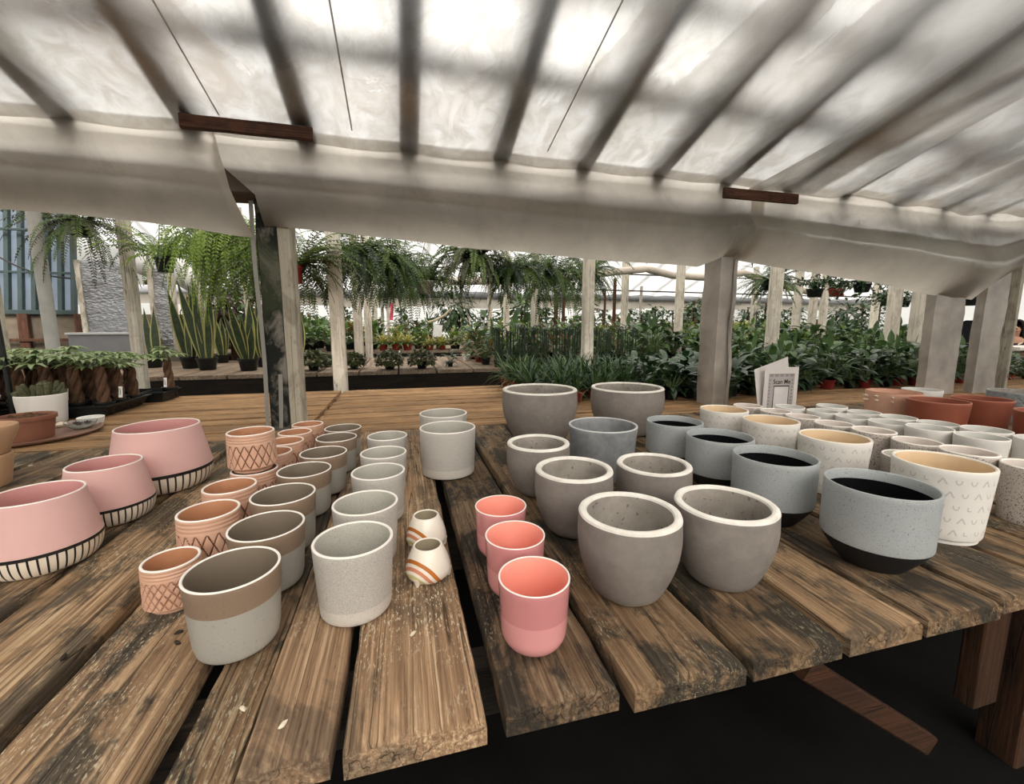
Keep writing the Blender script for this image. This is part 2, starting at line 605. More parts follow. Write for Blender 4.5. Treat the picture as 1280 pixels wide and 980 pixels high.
wall('wall_far', (X0 - 2, G2Y + BAY + .3), (X1 + 2, G2Y + BAY + .3), 0, 2.6, M['far_film'])
wall('wall_right', (X1, -6.6), (X1, G2Y + BAY), 0, 3.8, M['far_film'])
wall('wall_back', (X0, -6.6), (X1, -6.6), .95, 2.0, M['far_film'])
wall('wall_back_light_block', (X0, -6.6), (X1, -6.6), 0, .95, flat('dark_light_block', (.04, .03, .025), .9))  # unseen dark base added to keep light from under the table
wall('wall_left', (X0, -6.6), (X0, G2Y + BAY), 0, 3.8, M['far_film'])

# gutter beam of the first valley
b = MB(); b.beam((-6.5, 2.235, 1.872), (12, 2.235, 1.872), .18, .12, n=20, jit=.003)
o = b.build('gutter_beam', M['gutter']); tag(o, 'long timber gutter beam inside the milky plastic above the posts', 'beam')


# drapes wrapped round the gutter
def drape(name, x0, x1, low, label, bulge=.03, n=140, right_curl=False, seed=0, left_ext=0):
    prof = []
    for i in range(41):
        t = i / 40
        prof.append(t)
    xs = lin(x0, x1, n)
    mb = MB(); vs_ = []; fs = []
    for t in prof:
        for x in xs:
            zb = low(x)
            z = GZ + .012 + (zb - GZ) * t
            if t < .12:
                y = GY - .05 + .05 * (t / .12); z = GZ + .022 - .012 * (t / .12) + (zb - GZ) * t * .4
            else:
                q = (t - .12) / .88
                y = GY + .01 + .02 * math.sin(PI * q) * 0
                y += -.03 * math.sin(PI * min(1, q * 2)) * .4 + (.10 * max(0, q - .55) / .45)
                y -= bulge * math.sin(PI * max(0, (q - .35) / .65))
            w = noise.noise((x * 1.7 + seed, z * 2.2, 1.3)) * .022 + noise.noise((x * 5 + seed, z * 6, 4)) * .007
            w *= min(1, t * 4)
            y += w
            if t > .9: z += noise.noise((x * 2.3 + seed, 7, 2)) * .012
            vs_.append((x, y, z))
    nx = len(xs)
    fs = [(j * nx + i, j * nx + i + 1, (j + 1) * nx + i + 1, (j + 1) * nx + i) for j in range(len(prof) - 1) for i in range(nx - 1)]
    mb.add(vs_, fs)
    if right_curl:
        mb.v = [(x + (0 if x < x1 - .2 else -.10 * ((x - x1 + .2) / .2) ** 2 * (1 - min(1, (GZ - z) / .42)) * .9), y - (0 if x < x1 - .12 else .05 * ((x - x1 + .12) / .12) ** 2), z) for (x, y, z) in mb.v]
    if left_ext:
        mb.v = [(x - (left_ext * max(0, 1 - (x - x0) / .3) * min(1, max(0, (z - 1.80) / .12))), y, z) for (x, y, z) in mb.v]
    o = mb.build(name, M['drape'], smooth=True)
    return tag(o, label, 'plastic sheet', 'milky plastic sheets wrapped around the gutter beam')


def interp(tab):
    def f(x):
        if x <= tab[0][0]: return tab[0][1]
        for (a, b_), (c, d) in zip(tab, tab[1:]):
            if x <= c: return b_ + (d - b_) * (x - a) / (c - a)
        return tab[-1][1]
    return f


def low_of(pts, Y=2.16):
    t = []
    for px, py in pts:
        p = at(px, py, Y); t.append((p.x, p.z))
    return interp(t)


lowL = low_of([(-400, 232), (0, 262), (80, 269), (150, 277), (240, 287), (312, 298)])
pr = at(312, 298, 2.16)
drape('plastic_drape', -5.5, pr.x + .02, lowL, 'milky plastic drape over the gutter left of the dark mouldy post, edge curling forward', right_curl=True)
lowR = low_of([(330, 282), (450, 294), (600, 312), (750, 325), (880, 335), (912, 322)])
drape('plastic_drape', at(326, 282, 2.16).x, at(940, 325, 2.16).x, lowR, 'long milky plastic drape over the gutter between the dark post and the wrapped post', seed=5, left_ext=.13)
lowF = low_of([(930, 327), (1000, 338), (1100, 354), (1150, 366), (1200, 374), (1225, 376), (1252, 356), (1285, 335), (1350, 330), (1500, 340)])
drape('plastic_drape', at(925, 325, 2.16).x, 8.0, lowF, 'milky plastic drape bulging low over the gutter right of the wrapped post', bulge=.07, seed=11)

# two short battens nailed under the film
for (a, c, lab) in (((225, 150), (391, 169), 'short red-brown batten nailed under the film above the dark mouldy post'), ((905, 239), (996, 251), 'short red-brown batten nailed under the film above the wrapped post')):
    p, q = at(a[0], a[1], 2.0), at(c[0], c[1], 2.0)
    q.z = p.z = (p.z + q.z) / 2
    b = MB(); b.beam(p, q, .022, .052, n=6, jit=.001)
    o = b.build('wood_batten', M['batten']); tag(o, lab, 'batten', 'battens under the roof film')

# ------------------------------------------------------------------ posts
def base_xy(px, py, z=TT): return onz(px, py, z)


def post(name, xl, xr, ybase, Y, label, ztop, mat='whitewash', depth=None, z0=0, group='white painted roof posts', tone=(1, .5, 1, 1), grooves=False):
    """a square post whose front face spans xl..xr (photo pixels) at height row ybase and depth Y"""
    p, q = at(xl, ybase, Y), at(xr, ybase, Y)
    w = q.x - p.x
    cx = (p.x + q.x) / 2
    dpt = depth or max(.05, min(w * .8, .10))
    ex = min(w * .45, dpt * abs(cx) / Y)        # the side face that shows as well
    w -= ex
    cx += ex / 2 if cx > 0 else -ex / 2
    mb = MB()
    lean = 0
    mb.beam((0, dpt / 2, 0), (0, dpt / 2, ztop - z0), w, dpt, up=(0, -1, 0), n=14, jit=.0018, bev=.006)
    if name == 'wrapped_post': pass
    o = mb.build(name, M[mat], loc=(cx, Y, z0))
    o.color = tone
    return tag(o, label, 'post', group)


def wrapped(xl, xr, ybase, Y, label, ztop, tone=1, seed=0, seam=True, d=.15):
    p, q = at(xl, ybase, Y), at(xr, ybase, Y)
    w = q.x - p.x
    cx = (p.x + q.x) / 2
    ex = min(w * .45, d * abs(cx) / Y)
    w -= ex; cx += ex / 2
    mb = MB(); vs_ = []; fs = []
    prof = []
    for side in range(4):
        for k in range(8):
            u = k / 8
            c = [(-w / 2 + w * u, 0), (w / 2, d * u), (w / 2 - w * u, d), (-w / 2, d - d * u)][side]
            prof.append(c)
    n = len(prof); L = 60
    for j in range(L + 1):
        z = ztop * j / L
        for k, (x, y) in enumerate(prof):
            f = noise.noise((x * 14 + seed, y * 14, z * 5)) * .010 + noise.noise((x * 40 + seed, y * 40, z * 16)) * .005
            r_ = Vector((x, y - d / 2, 0))
            v = r_ + (r_.normalized() if r_.length > 0 else Vector()) * f
            vs_.append((v.x, v.y + d / 2, z))
    for j in range(L):
        for k in range(n):
            fs.append((j * n + k, j * n + (k + 1) % n, (j + 1) * n + (k + 1) % n, (j + 1) * n + k))
    fs.append(tuple(range(n - 1, -1, -1))); fs.append(tuple(L * n + k for k in range(n)))
    mb.add(vs_, fs)
    o = mb.build('wrapped_post', M['wrap'], loc=(cx, Y, 0))
    tb = MB()
    zz = lin(.3, ztop - .1, 40)
    for side in (1,):
        vs2 = []; f2 = []
        for z in zz:
            x = w / 2 - .018 + .006 * math.sin(z * 9); y = -.012 + .006 * math.sin(z * 17)
            vs2 += [(x - .012, y, z), (x, y - .006, z), (x + .012, y, z)]
        for i in range(len(zz) - 1):
            f2 += [(i * 3, i * 3 + 1, i * 3 + 4, i * 3 + 3), (i * 3 + 1, i * 3 + 2, i * 3 + 5, i * 3 + 4)]
        tb.add(vs2, f2)
    if seam: tb.build('seam_fold', M['wrap'], o)
    return tag(o, label, 'post', 'plastic wrapped posts')


# left front post: mouldy timber, whitewashed side board, strip of plastic
pl = at(334, 530, 2.22); pr_ = at(377, 523, 2.22)
cx = (pl.x + pr_.x) / 2
t = empty('mouldy_post', (cx, 2.22, 0), 0, 'dark mouldy timber post with whitewashed side board and plastic strip', 'post', 'front row posts')
w = pr_.x - pl.x
b = MB(); b.beam((-w * .12, .06, 0), (-w * .12, .06, 1.86), w * .56, .12, up=(0, -1, 0), n=16, jit=.004, bev=.008)
b.build('timber', M['mould'], t)
b = MB(); b.beam((w * .33, .07, 0), (w * .33, .07, 1.84), w * .36, .12, up=(0, -1, 0), n=12, jit=.002)
sb = b.build('side_board', M['whitewash'], t); sb['label'] = 'whitewashed side board'; sb.color = (.62, .9, .95, 1)
b = MB()
zz = lin(.76, 1.80, 30); v2 = []; f2 = []
for z in zz:
    x = -w * .46 + .004 * math.sin(z * 7); y = -.004
    v2 += [(x - .014, y + .05, z), (x - .008, y, z), (x + .012, y - .006, z)]
for i in range(len(zz) - 1): f2 += [(i * 3, i * 3 + 1, i * 3 + 4, i * 3 + 3), (i * 3 + 1, i * 3 + 2, i * 3 + 5, i * 3 + 4)]
b.add(v2, f2)
zz = lin(.76, 1.02, 12); v2 = []; f2 = []
for z in zz:
    x = w * .02 - .006 * (1.02 - z) * 8
    v2 += [(x - .012, -.012, z), (x + .006, -.018 - .01 * math.sin(z * 12), z)]
for i in range(len(zz) - 1): f2 += [(i * 2, i * 2 + 1, i * 2 + 3, i * 2 + 2)]
b.add(v2, f2)
b.build('plastic_strip', M['wrap_clear'], t)

wrapped(874, 909, 506, 2.22, 'grey plastic wrapped post behind the patterned white planters', 1.86, seed=1)
wrapped(1141, 1190, 497, 2.2, 'grey plastic wrapped post, wider one above the terracotta planters', 1.86, seed=4, seam=False, d=.06)
wrapped(1201, 1240, 497, 2.17, 'grey plastic wrapped post with bare board at its right edge', 1.9, seed=8, seam=False, d=.06)
p = at(1243, 497, 2.2)
b = MB(); b.beam((0, 0, 0), (0, 0, 1.95), .035, .10, up=(0, -1, 0), n=10, jit=.002)
o = b.build('edge_board', M['whitewash'], loc=(p.x + .005, 2.20, 0)); o.color = (.6, .9, .95, 1)
tag(o, 'narrow whitewashed board standing against the rightmost wrapped post', 'board')

POSTS = [  # xl, xr, yrow, Y, ztop, tone, label
    (417, 435.6, 484, 3.64, 2.42, 1.0, 'white post with a joint halfway up, standing behind the orange deck'),
    (725, 741.5, 455, 3.7, 2.42, .95, 'white post rising from the dark seedlings right of the hanging ferns'),
    (955.5, 973, 436, 3.9, 2.42, .95, 'white grooved post behind the scan me card'),
    (443.5, 455, 440, 6.9, 2.9, .78, 'greyish white post just right of the jointed post'),
    (457, 466.5, 440, 7.1, 2.9, 1.05, 'slim bright white post beside the greyish one near the ivy bushes'),
    (467, 473.5, 432, 8.4, 2.9, 1.1, 'slim white post left of the red pots of yellow plants'),
    (477, 481, 415, 11.4, 2.2, 1.1, 'thin white post under the far gutter left of the pink ribbon'),
    (484, 488, 412, 12.2, 2.2, 1.1, 'thin white post under the far gutter touching the pink ribbon'),
    (573, 577.5, 410, 11.2, 2.2, 1.05, 'thin white post under the far gutter behind the potted lime plant'),
    (583, 588, 410, 11.2, 2.2, 1.05, 'thin white post right of the potted lime plant'),
    (609.5, 615.5, 413, 9.5, 2.8, 1.1, 'slim white post left of the curled bamboo canes'),
    (629, 637, 430, 7.2, 2.8, 1.1, 'white post rising out of the curled bamboo canes'),
    (663, 673, 438, 6.0, 2.8, .75, 'greyish white post at the right end of the bamboo canes'),
    (774, 783.5, 434, 6.6, 2.9, 1.0, 'white post left of the sagging plastic tube'),
    (840.5, 852.5, 430, 5.4, 2.8, 1.0, 'white post left of the first wrapped post'),
    (797.5, 801.5, 420, 9.5, 2.2, .8, 'thin stained post under the far gutter behind climbing plants'),
    (936.5, 943.5, 418, 8.4, 2.6, 1.0, 'thin white post left of the grooved post'),
    (988, 998, 432, 5.6, 2.8, 1.0, 'white post right of the grooved post'),
    (1008, 1017, 436, 5.8, 2.35, 1.0, 'white post under the black hanging basket'),
    (1022, 1031, 430, 5.9, 2.35, 1.0, 'white post under the red hanging pot'),
    (1085, 1094, 433, 6.4, 2.35, 1.15, 'bright white pipe post beside the wide post under the ivy baskets'),
    (1104, 1122, 433, 4.0, 2.42, .95, 'wide white post under the trailing ivy baskets'),
    (1137, 1152, 430, 3.75, 2.42, .8, 'white post just left of the wide wrapped post'),
    (160, 180.5, 415, 4.6, 2.8, .85, 'white post between the two foil panels'),
    (250, 262, 400, 5.6, 2.8, .95, 'white post behind the snake plants'),
    (307, 314, 400, 6.6, 2.8, 1.1, 'white post showing through the big light green fern'),
    (402.5 - 45, 362, 400, 7.5, 2.8, 1.0, 'slim white post right of the dark mouldy post'),
]
for (xl, xr, yr, Y, zt, tn, lab) in POSTS:
    post('white_post', xl, xr, yr, Y, lab, zt, tone=(tn, .6, 1, 1))
# brown stakes
for (xl, xr, yr, Y, zt, lab) in ((765, 769.5, 400, 9.3, 2.35, 'leaning brown stake above the climbing plants'), (754, 757, 400, 9.3, 2.05, 'short grey stake beside the leaning brown stake'),
                                 (692, 697.5, 395, 8.6, 2.0, 'brown stake under the hanging ferns, left of two'), (702, 706.5, 390, 9, 2.1, 'brown stake under the hanging ferns, right of two')):
    post('plant_stake', xl, xr, yr, Y, lab, zt, mat='legwood', group='brown plant stakes', tone=(1.4, .4, 1, 1))

# far gutter: a grey plastic-covered beam with a film flap, on its own posts
b = MB(); b.tube([(x, G2Y - .1, 2.02 + .012 * math.sin(x * 1.3)) for x in lin(X0 + .2, X1 - .2, 60)], .11, n=14)
o = b.build('gutter_pipe', flat('grey_plastic_gutter', (.30, .30, .31), .4, .5, .25, 1.5)); tag(o, 'long grey plastic covered gutter under the far roof', 'gutter')
b = MB()
xs = lin(X0 + .2, X1 - .2, 90); v2 = []; f2 = []
for x in xs:
    for k in range(5): v2.append((x, G2Y - .16 + .02 * math.sin(x * 3 + k), 1.96 - .065 * k + .006 * math.sin(x * 2.1) * k))
for i in range(len(xs) - 1):
    for k in range(4): f2.append((i * 5 + k, i * 5 + k + 1, i * 5 + k + 6, i * 5 + k + 5))
b.add(v2, f2); o = b.build('plastic_flap', M['drape']); tag(o, 'strip of milky plastic hanging below the far gutter', 'plastic sheet')
# sagging plastic tube
pts = [at(560, 352, 6.2), at(700, 348, 6.2), at(775, 339, 6.2), at(808, 336, 6.2), at(840, 344, 6.2), at(885, 347, 6.2), at(930, 341, 6.2), at(960, 352, 6.2), at(1040, 372, 6.2)]
pp = []
for a, c in zip(pts, pts[1:]):
    for k in range(6): pp.append(a.lerp(c, k / 6))
b = MB(); b.tube(pp, [.058 if i % 18 else .05 for i in range(len(pp))], n=12)
t = b.build('plastic_tube', flat('milky_tube_plastic', (.55, .47, .40), .4, .4, .15, 3)); tag(t, 'sagging beige plastic air tube tied up below the far roof', 'tube')
for px, py in ((808, 334), (940, 338)):
    a = at(px, py, 6.2)
    b = MB(); b.tube([a + Vector((0, 0, .05)), a + Vector((.01, 0, .7))], .006, n=5); b.tube([a + Vector((0, 0, .05)), a + Vector((-.12, 0, .6))], .005, n=5)
    b.build('tie_wire', M['rafter'], t)
# a thin wire along the bay
for (a, c, Y, lab) in (((300, 300), (1250, 372), 7.4, 'dark wire stretched below the far roof above the plastic tube'), ((700, 338), (1250, 390), 7.0, 'dark wire stretched below the plastic tube')):
    p, q = at(*a, Y), at(*c, Y); q.z = p.z = (p.z + q.z) / 2
    b = MB(); b.tube([p, p.lerp(q, .5) - Vector((0, 0, .03)), q], .012, n=6)
    o = b.build('roof_wire', M['rafter']); tag(o, lab, 'wire')
# bent yellow hose
pts = [at(535, 403, 6.5), at(545, 400, 6.5), at(556, 394, 6.5), at(564, 386, 6.5)]
b = MB(); b.tube(pts, .018, n=7); o = b.build('garden_hose', flat('pale_hose', (.5, .42, .28), .5)); tag(o, 'pale bent hose above the yellow plants', 'hose')
# ribbon
p = at(489, 379, 8.0)
b = MB(); v2 = []; f2 = []
for k in range(6): v2 += [(p.x - .03 + .01 * math.sin(k), p.y, p.z - .06 * k), (p.x + .03 + .01 * math.sin(k), p.y + .02 * math.sin(k * 2), p.z - .06 * k)]
for k in range(5): f2.append((2 * k, 2 * k + 1, 2 * k + 3, 2 * k + 2))
b.add(v2, f2); o = b.build('marker_ribbon', flat('pink_ribbon', (.75, .08, .15), .5)); tag(o, 'pink marker ribbon hanging from a thin white post', 'ribbon')

# ------------------------------------------------------------------ the sales table
t = empty('sales_table', (0, 0, 0), 0, 'rustic sales table of weathered planks holding rows of flower pots', 'table')
edges = [-2.55, -2.35, -2.14, -1.95, -1.74, -1.53, -1.33, -1.12, -.90, -.69, -.492, -.289, -.2, -.091, .101, .286, .486, .675, .848, 1.05, 1.245, 1.41, 1.61, 1.80, 2.0, 2.2, 2.4, 2.6, 2.8, 3.0, 3.2]
PT = .032


def plank(xa, xb, ya, yb, seed, thick=PT):
    rr = random.Random(seed)
    mb = MB()
    L = 44
    w = (xb - xa) / 2
    bev = .005
    vs_ = []; fs = []
    prof = [(-1, -thick), (1, -thick), (1, -bev), (.97, -.001), (.5, 0), (0, 0), (-.5, 0), (-.97, -.001), (-1, -bev)]
    n = len(prof)
    warp = rr.uniform(-.003, .003)
    for j in range(L + 1):
        tt = j / L
        y = ya + (yb - ya) * tt
        for k, (u, z) in enumerate(prof):
            e = .0035 * noise.noise((seed * 3.1 + (9 if u > 0 else 0), y * 7, 1)) + .002 * noise.noise((seed + (9 if u > 0 else 0), y * 30, 2))
            x = u * w + (e if abs(u) > .9 else 0)
            zz = z + .0012 * noise.noise((u * 3 + seed, y * 5, 5)) + warp * u * u * .5
            yy = y
            if j == 0:
                yy += .004 * noise.noise((u * 4, seed * 1.7, z * 60)) + (.004 if z > -bev * .5 else 0)
                if z > -bev * 1.1: zz -= .0025 + .002 * noise.noise((u * 7, seed, 3))
            if j == 1:
                yy = ya + .012
            vs_.append((x, yy, zz))
    for j in range(L):
        for k in range(n):
            fs.append((j * n + k, j * n + (k + 1) % n, (j + 1) * n + (k + 1) % n, (j + 1) * n + k))
    fs.append(tuple(range(n - 1, -1, -1))); fs.append(tuple(L * n + k for k in range(n)))
    mb.add(vs_, fs)
    return mb


tones = {-1.33: (.62, 1, .95), -1.12: (.70, 1, .95), -.90: (.72, .95, .95), -.69: (.98, .9, .94), -.492: (1.0, 1.0, .97), -.289: (.62, 1, .95), -.2: (.95, .6, 1), -.091: (1.10, .6, .98), .101: (.46, 1, .98), .286: (.60, 1, .95), .486: (.52, 1, .95), .675: (.88, .75, .95), .848: (.56, 1, .95), 1.05: (.68, 1, .95), 1.245: (.72, .95, .95)}
for i, (a, c) in enumerate(zip(edges, edges[1:])):
    g = .009 if a not in (-.2,) and c not in (-.2,) else .0015
    ga = .0012 if a == -.2 else .008
    gc = .0012 if c == -.2 else .008
    gap = {-.69: .010, -.492: .013, -.289: .015, -.2: .0012, -.091: .007, .101: .013, .286: .009, .486: .008, .675: .008, .848: .008}
    ga, gc = gap.get(a, .009), gap.get(c, .009)
    fy = .467 + rnd.uniform(-.006, .006)
    mb = plank(a + ga, c - gc, fy, 2.065 + rnd.uniform(-.008, .004), 3 + i)
    o = mb.build('plank', M['plank'], t, loc=((a + ga + c - gc) / 2, 0, TT))
    tn = tones.get(a, (.62 + .2 * rnd.random(), .95, .95))
    o.color = (*tn, 1)
for y in (.62, 1.95):
    b = MB(); b.beam((-2.5, y, TT - PT - .05), (3.15, y, TT - PT - .05), .045, .095)
    b.build('joist', M['darkwood'], t)
lx = at(1218, 800, .80).x
for x in (-2.3, -.62, lx, 2.6):
    for y in (.70, 1.88):
        b = MB(); b.beam((x, y, 0), (x, y, TT - PT - .003), .09, .09, up=(0, -1, 0), n=6, jit=.001)
        b.build('leg', M['legwood'], t)
# hanging cross piece on the front leg and the diagonal brace
pa = at(1247, 768, .60); pb = at(1240, 876, .60)
b = MB(); b.beam((pa.x, .615, TT - PT - .004), (pa.x, .615, pb.z), .085, .04, up=(0, -1, 0), n=5, jit=.001)
o = b.build('cleat', M['legwood'], t); o.color = (.75, .3, .9, 1)
pa = at(1003, 832, .66); pb = at(1158, 928, .66)
b = MB(); b.beam(pa, pb, .03, .052, n=5, jit=.001, up=(0, 0, 1))
o = b.build('brace', M['batten'], t); o.color = (.62, .3, .9, 1)
# added dark panel standing in for the shade below the table
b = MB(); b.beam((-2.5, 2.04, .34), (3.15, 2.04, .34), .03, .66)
b.build('shade_panel', M['darkwood'], t)

# ------------------------------------------------------------------ deck behind, boards lie crosswise
t = empty('cross_board_bench', (0, 2.1, 0), 0, 'warm brown bench of crosswise boards right behind the sales table', 'bench')
b = MB()
ys = [2.085, 2.235, 2.40, 2.545, 2.71, 2.87, 3.03, 3.19, 3.36, 3.50]
for i, (a, c) in enumerate(zip(ys, ys[1:])):
    for (xa, xb) in ((-4.2, -.472), (-.466, 6.4)):
        m_ = plank(a + .012, c - .012, 0, 1, 60 + i, .03)
        tl, dz = rnd.uniform(-.03, .012), rnd.uniform(-.004, 0)
        b.add([(xa + (xb - xa) * v[1], v[0] + (a + c) / 2 - 2.1, v[2] + tl * (v[0]) + dz) for v in m_.v], m_.f)
dk = b.build('board_top', M['deck'], t, loc=(0, 0, TT)); dk.color = (1.08, .7, .95, 1)
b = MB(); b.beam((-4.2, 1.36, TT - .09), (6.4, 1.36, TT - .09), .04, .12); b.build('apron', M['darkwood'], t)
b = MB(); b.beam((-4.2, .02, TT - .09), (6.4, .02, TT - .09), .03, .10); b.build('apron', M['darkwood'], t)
for x in (-4.1, -2.0, .3, 2.4, 4.5, 6.3):
    for y in (.12, 1.28):
        b = MB(); b.beam((x, y, 0), (x, y, TT - .032), .08, .08, up=(0, -1, 0)); b.build('leg', M['darkwood'], t)

# ------------------------------------------------------------------ benches further back
def bench(xa, xb, ya, yb, z, label, bw=.42, gap=.02, mat='deckY', tone=(1, .5, 1, 1), fascia=.16):
    t = empty('plant_bench', ((xa + xb) / 2, ya, 0), 0, label, 'bench', 'plant benches in the back of the greenhouse')
    cx = (xa + xb) / 2
    b = MB(); x = xa
    while x < xb:
        x2 = min(xb, x + bw - gap)
        b.beam(((x + x2) / 2 - cx, 0, z - .02), ((x + x2) / 2 - cx, yb - ya, z - .02), x2 - x, .04)
        x += bw
    o = b.build('board_top', M[mat], t); o.color = tone
    b = MB(); b.beam((xa - cx, .03, z - .04 - fascia / 2), (xb - cx, .03, z - .04 - fascia / 2), .04, fascia); b.build('front_rail', M['darkwood'], t)
    n = max(2, int((xb - xa) / 2.4))
    for i in range(n + 1):
        for y in (.15, yb - ya - .1):
            xx = xa + .1 + (xb - xa - .2) * i / n - cx
            b = MB(); b.beam((xx, y, 0), (xx, y, z - .042), .08, .08, up=(0, -1, 0)); b.build('leg', M['darkwood'], t)
    return t


bench(-3.4, 9.5, 4.85, 6.9, TT, 'grey board bench behind the aisle carrying clipped ivy bushes and snake plants')
bench(-3.4, 12, 7.4, 9.4, .82, 'bench with red pots of yellow plants behind the ivy bushes')
bench(-6.5, 14, 11.9, 14.2, .85, 'far bench crowded with foliage under the third roof bay')

# ------------------------------------------------------------------ pots
M['pink'] = clay('matte_pink_clay', (.70, .43, .40), mott=[(14, .2, (.66, .42, .38))], rough=.7, spec=.25)
M['pink_in'] = clay('pink_inside', (.60, .30, .285), rough=.7, spec=.25)
M['bone'] = clay('bone_clay', (.78, .68, .55), rough=.6)
M['ink'] = clay('black_glaze_line', (.012, .01, .01), rough=.5)
M['rimwhite'] = clay('bare_rim_highlight', (.93, .87, .80), rough=.6)  # bare pot rim, whitened to paint in its bright edge highlight
M['peach'] = clay('peach_lattice_clay', (.62, .36, .245), mott=[(18, .35, (.70, .45, .34))], rough=.6)
M['peach_in'] = clay('peach_inside', (.46, .21, .105), mott=[(20, .4, (.52, .26, .14))], rough=.55)
M['groove'] = clay('brown_lattice_groove', (.15, .058, .028), rough=.6)
M['taupe'] = clay('taupe_glaze', (.25, .175, .12), speck=[(420, .67, (.12, .09, .07), .5)], rough=.5)
M['taupe_in'] = clay('taupe_inside', (.18, .14, .10), mott=[(9, .3, (.20, .16, .12))], rough=.6)
M['seafoam'] = clay('grey_green_glaze', (.36, .345, .305), mott=[(16, .35, (.42, .39, .335))], speck=[(300, .68, (.2, .2, .18), .5)], rough=.45)
M['speck'] = clay('speckled_stoneware', (.485, .455, .41), speck=[(720, .57, (.25, .23, .205), .6), (650, .63, (.68, .65, .60), .6)], rough=.55)
M['speck_in'] = clay('speckled_stoneware_inside', (.46, .44, .385), speck=[(720, .56, (.26, .25, .20), .6)], rough=.6)
M['speck_foot'] = clay('bare_stoneware_foot', (.58, .54, .48), speck=[(520, .6, (.38, .35, .32), .5)], rough=.75)
M['rose'] = clay('rose_glaze', (.72, .32, .315), rough=.18, spec=.5, bump=0, coat=.4)
M['rose_reflect'] = clay('rose_glaze_reflection', (.61, .245, .245), rough=.15, spec=.5, bump=0, coat=.4)  # darker upper band paints a reflection into the glaze
M['rose_in'] = clay('coral_inside', (.90, .36, .28), rough=.3, bump=0)
M['concrete'] = clay('taupe_concrete', (.225, .195, .172), mott=[(9, .7, (.31, .272, .242)), (26, .5, (.165, .143, .125)), (60, .35, (.28, .25, .225))], speck=[(60, .77, (.5, .46, .42), .4)], rough=.75, spec=.25, bump=.25, bscale=90)
M['concrete_in'] = clay('stained_concrete_inside', (.33, .295, .255), mott=[(14, .7, (.45, .41, .36)), (11, .5, (.13, .115, .10))], speck=[(110, .68, (.07, .06, .05), .6)], rough=.85, spec=.15, bump=.4, bscale=60)
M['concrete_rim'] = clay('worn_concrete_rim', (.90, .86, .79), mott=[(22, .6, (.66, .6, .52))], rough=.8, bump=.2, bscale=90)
M['zinc'] = clay('mottled_grey_cement', (.20, .205, .21), mott=[(14, .7, (.36, .365, .37)), (40, .4, (.12, .125, .13))], rough=.55, spec=.4)
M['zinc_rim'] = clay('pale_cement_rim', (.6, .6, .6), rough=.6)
M['bluegrey'] = clay('speckled_blue_grey_glaze', (.39, .41, .41), mott=[(14, .4, (.47, .49, .485))], speck=[(330, .70, (.07, .07, .075), .9), (620, .58, (.25, .275, .285), .6)], rough=.4, spec=.45)
M['blackbase'] = clay('matte_black_base', (.014, .013, .013), rough=.55)
M['blackglaze'] = clay('black_inside', (.004, .004, .005), rough=.9, spec=.1)
M['cream'] = clay('white_matte_clay', (.80, .765, .71), mott=[(10, .2, (.68, .66, .62))], rough=.6)
M['cream_in'] = clay('beige_glazed_inside', (.72, .535, .335), rough=.25, bump=0)
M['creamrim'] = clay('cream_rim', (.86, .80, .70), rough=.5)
M['mark'] = clay('impressed_grey_mark', (.58, .55, .51), rough=.7)
M['terrazzo'] = clay('terrazzo', (.56, .505, .455), speck=[(300, .63, (.13, .07, .045), 1), (380, .66, (.03, .03, .035), 1), (260, .66, (.36, .25, .18), .8)], mott=[(60, .4, (.66, .61, .55))], rough=.45)
M['terrazzo_in'] = clay('terrazzo_inside', (.62, .54, .49), mott=[(40, .4, (.7, .65, .6))], rough=.5)
M['white'] = clay('plain_white_clay', (.72, .70, .66), mott=[(20, .2, (.66, .64, .6))], rough=.6)
M['white_in'] = clay('plain_white_inside', (.62, .61, .57), rough=.6)
M['terra'] = clay('dark_terracotta', (.25, .066, .034), mott=[(8, .3, (.30, .085, .045))], rough=.6)
M['terra_in'] = clay('terracotta_inside', (.27, .075, .04), rough=.65)
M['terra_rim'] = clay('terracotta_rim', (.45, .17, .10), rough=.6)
M['terra2'] = clay('garden_terracotta', (.22, .085, .048), mott=[(12, .35, (.27, .12, .075))], rough=.75)
M['tan'] = clay('tan_clay', (.50, .305, .175), mott=[(10, .3, (.58, .38, .24))], rough=.7)
M['soil'] = flat('potting_soil', (.10, .055, .03), .95, .1, .6, 60, .8)
M['blackplastic'] = flat('black_nursery_plastic', (.010, .011, .011), .45, .3, .2, 4)
M['redplastic'] = flat('red_nursery_plastic', (.20, .022, .014), .45, .4, .2, 4)
M['whiteplastic'] = flat('white_nursery_plastic', (.62, .58, .50), .5, .4)


def rounded(r0, r1, z0, z1, n=6, flip=False):
    """quarter arc from (r0,z0) flat to (r1,z1) vertical"""
    return [(r0 + (r1 - r0) * math.sin(PI / 2 * i / n), z0 + (z1 - z0) * (1 - math.cos(PI / 2 * i / n))) for i in range(n + 1)]


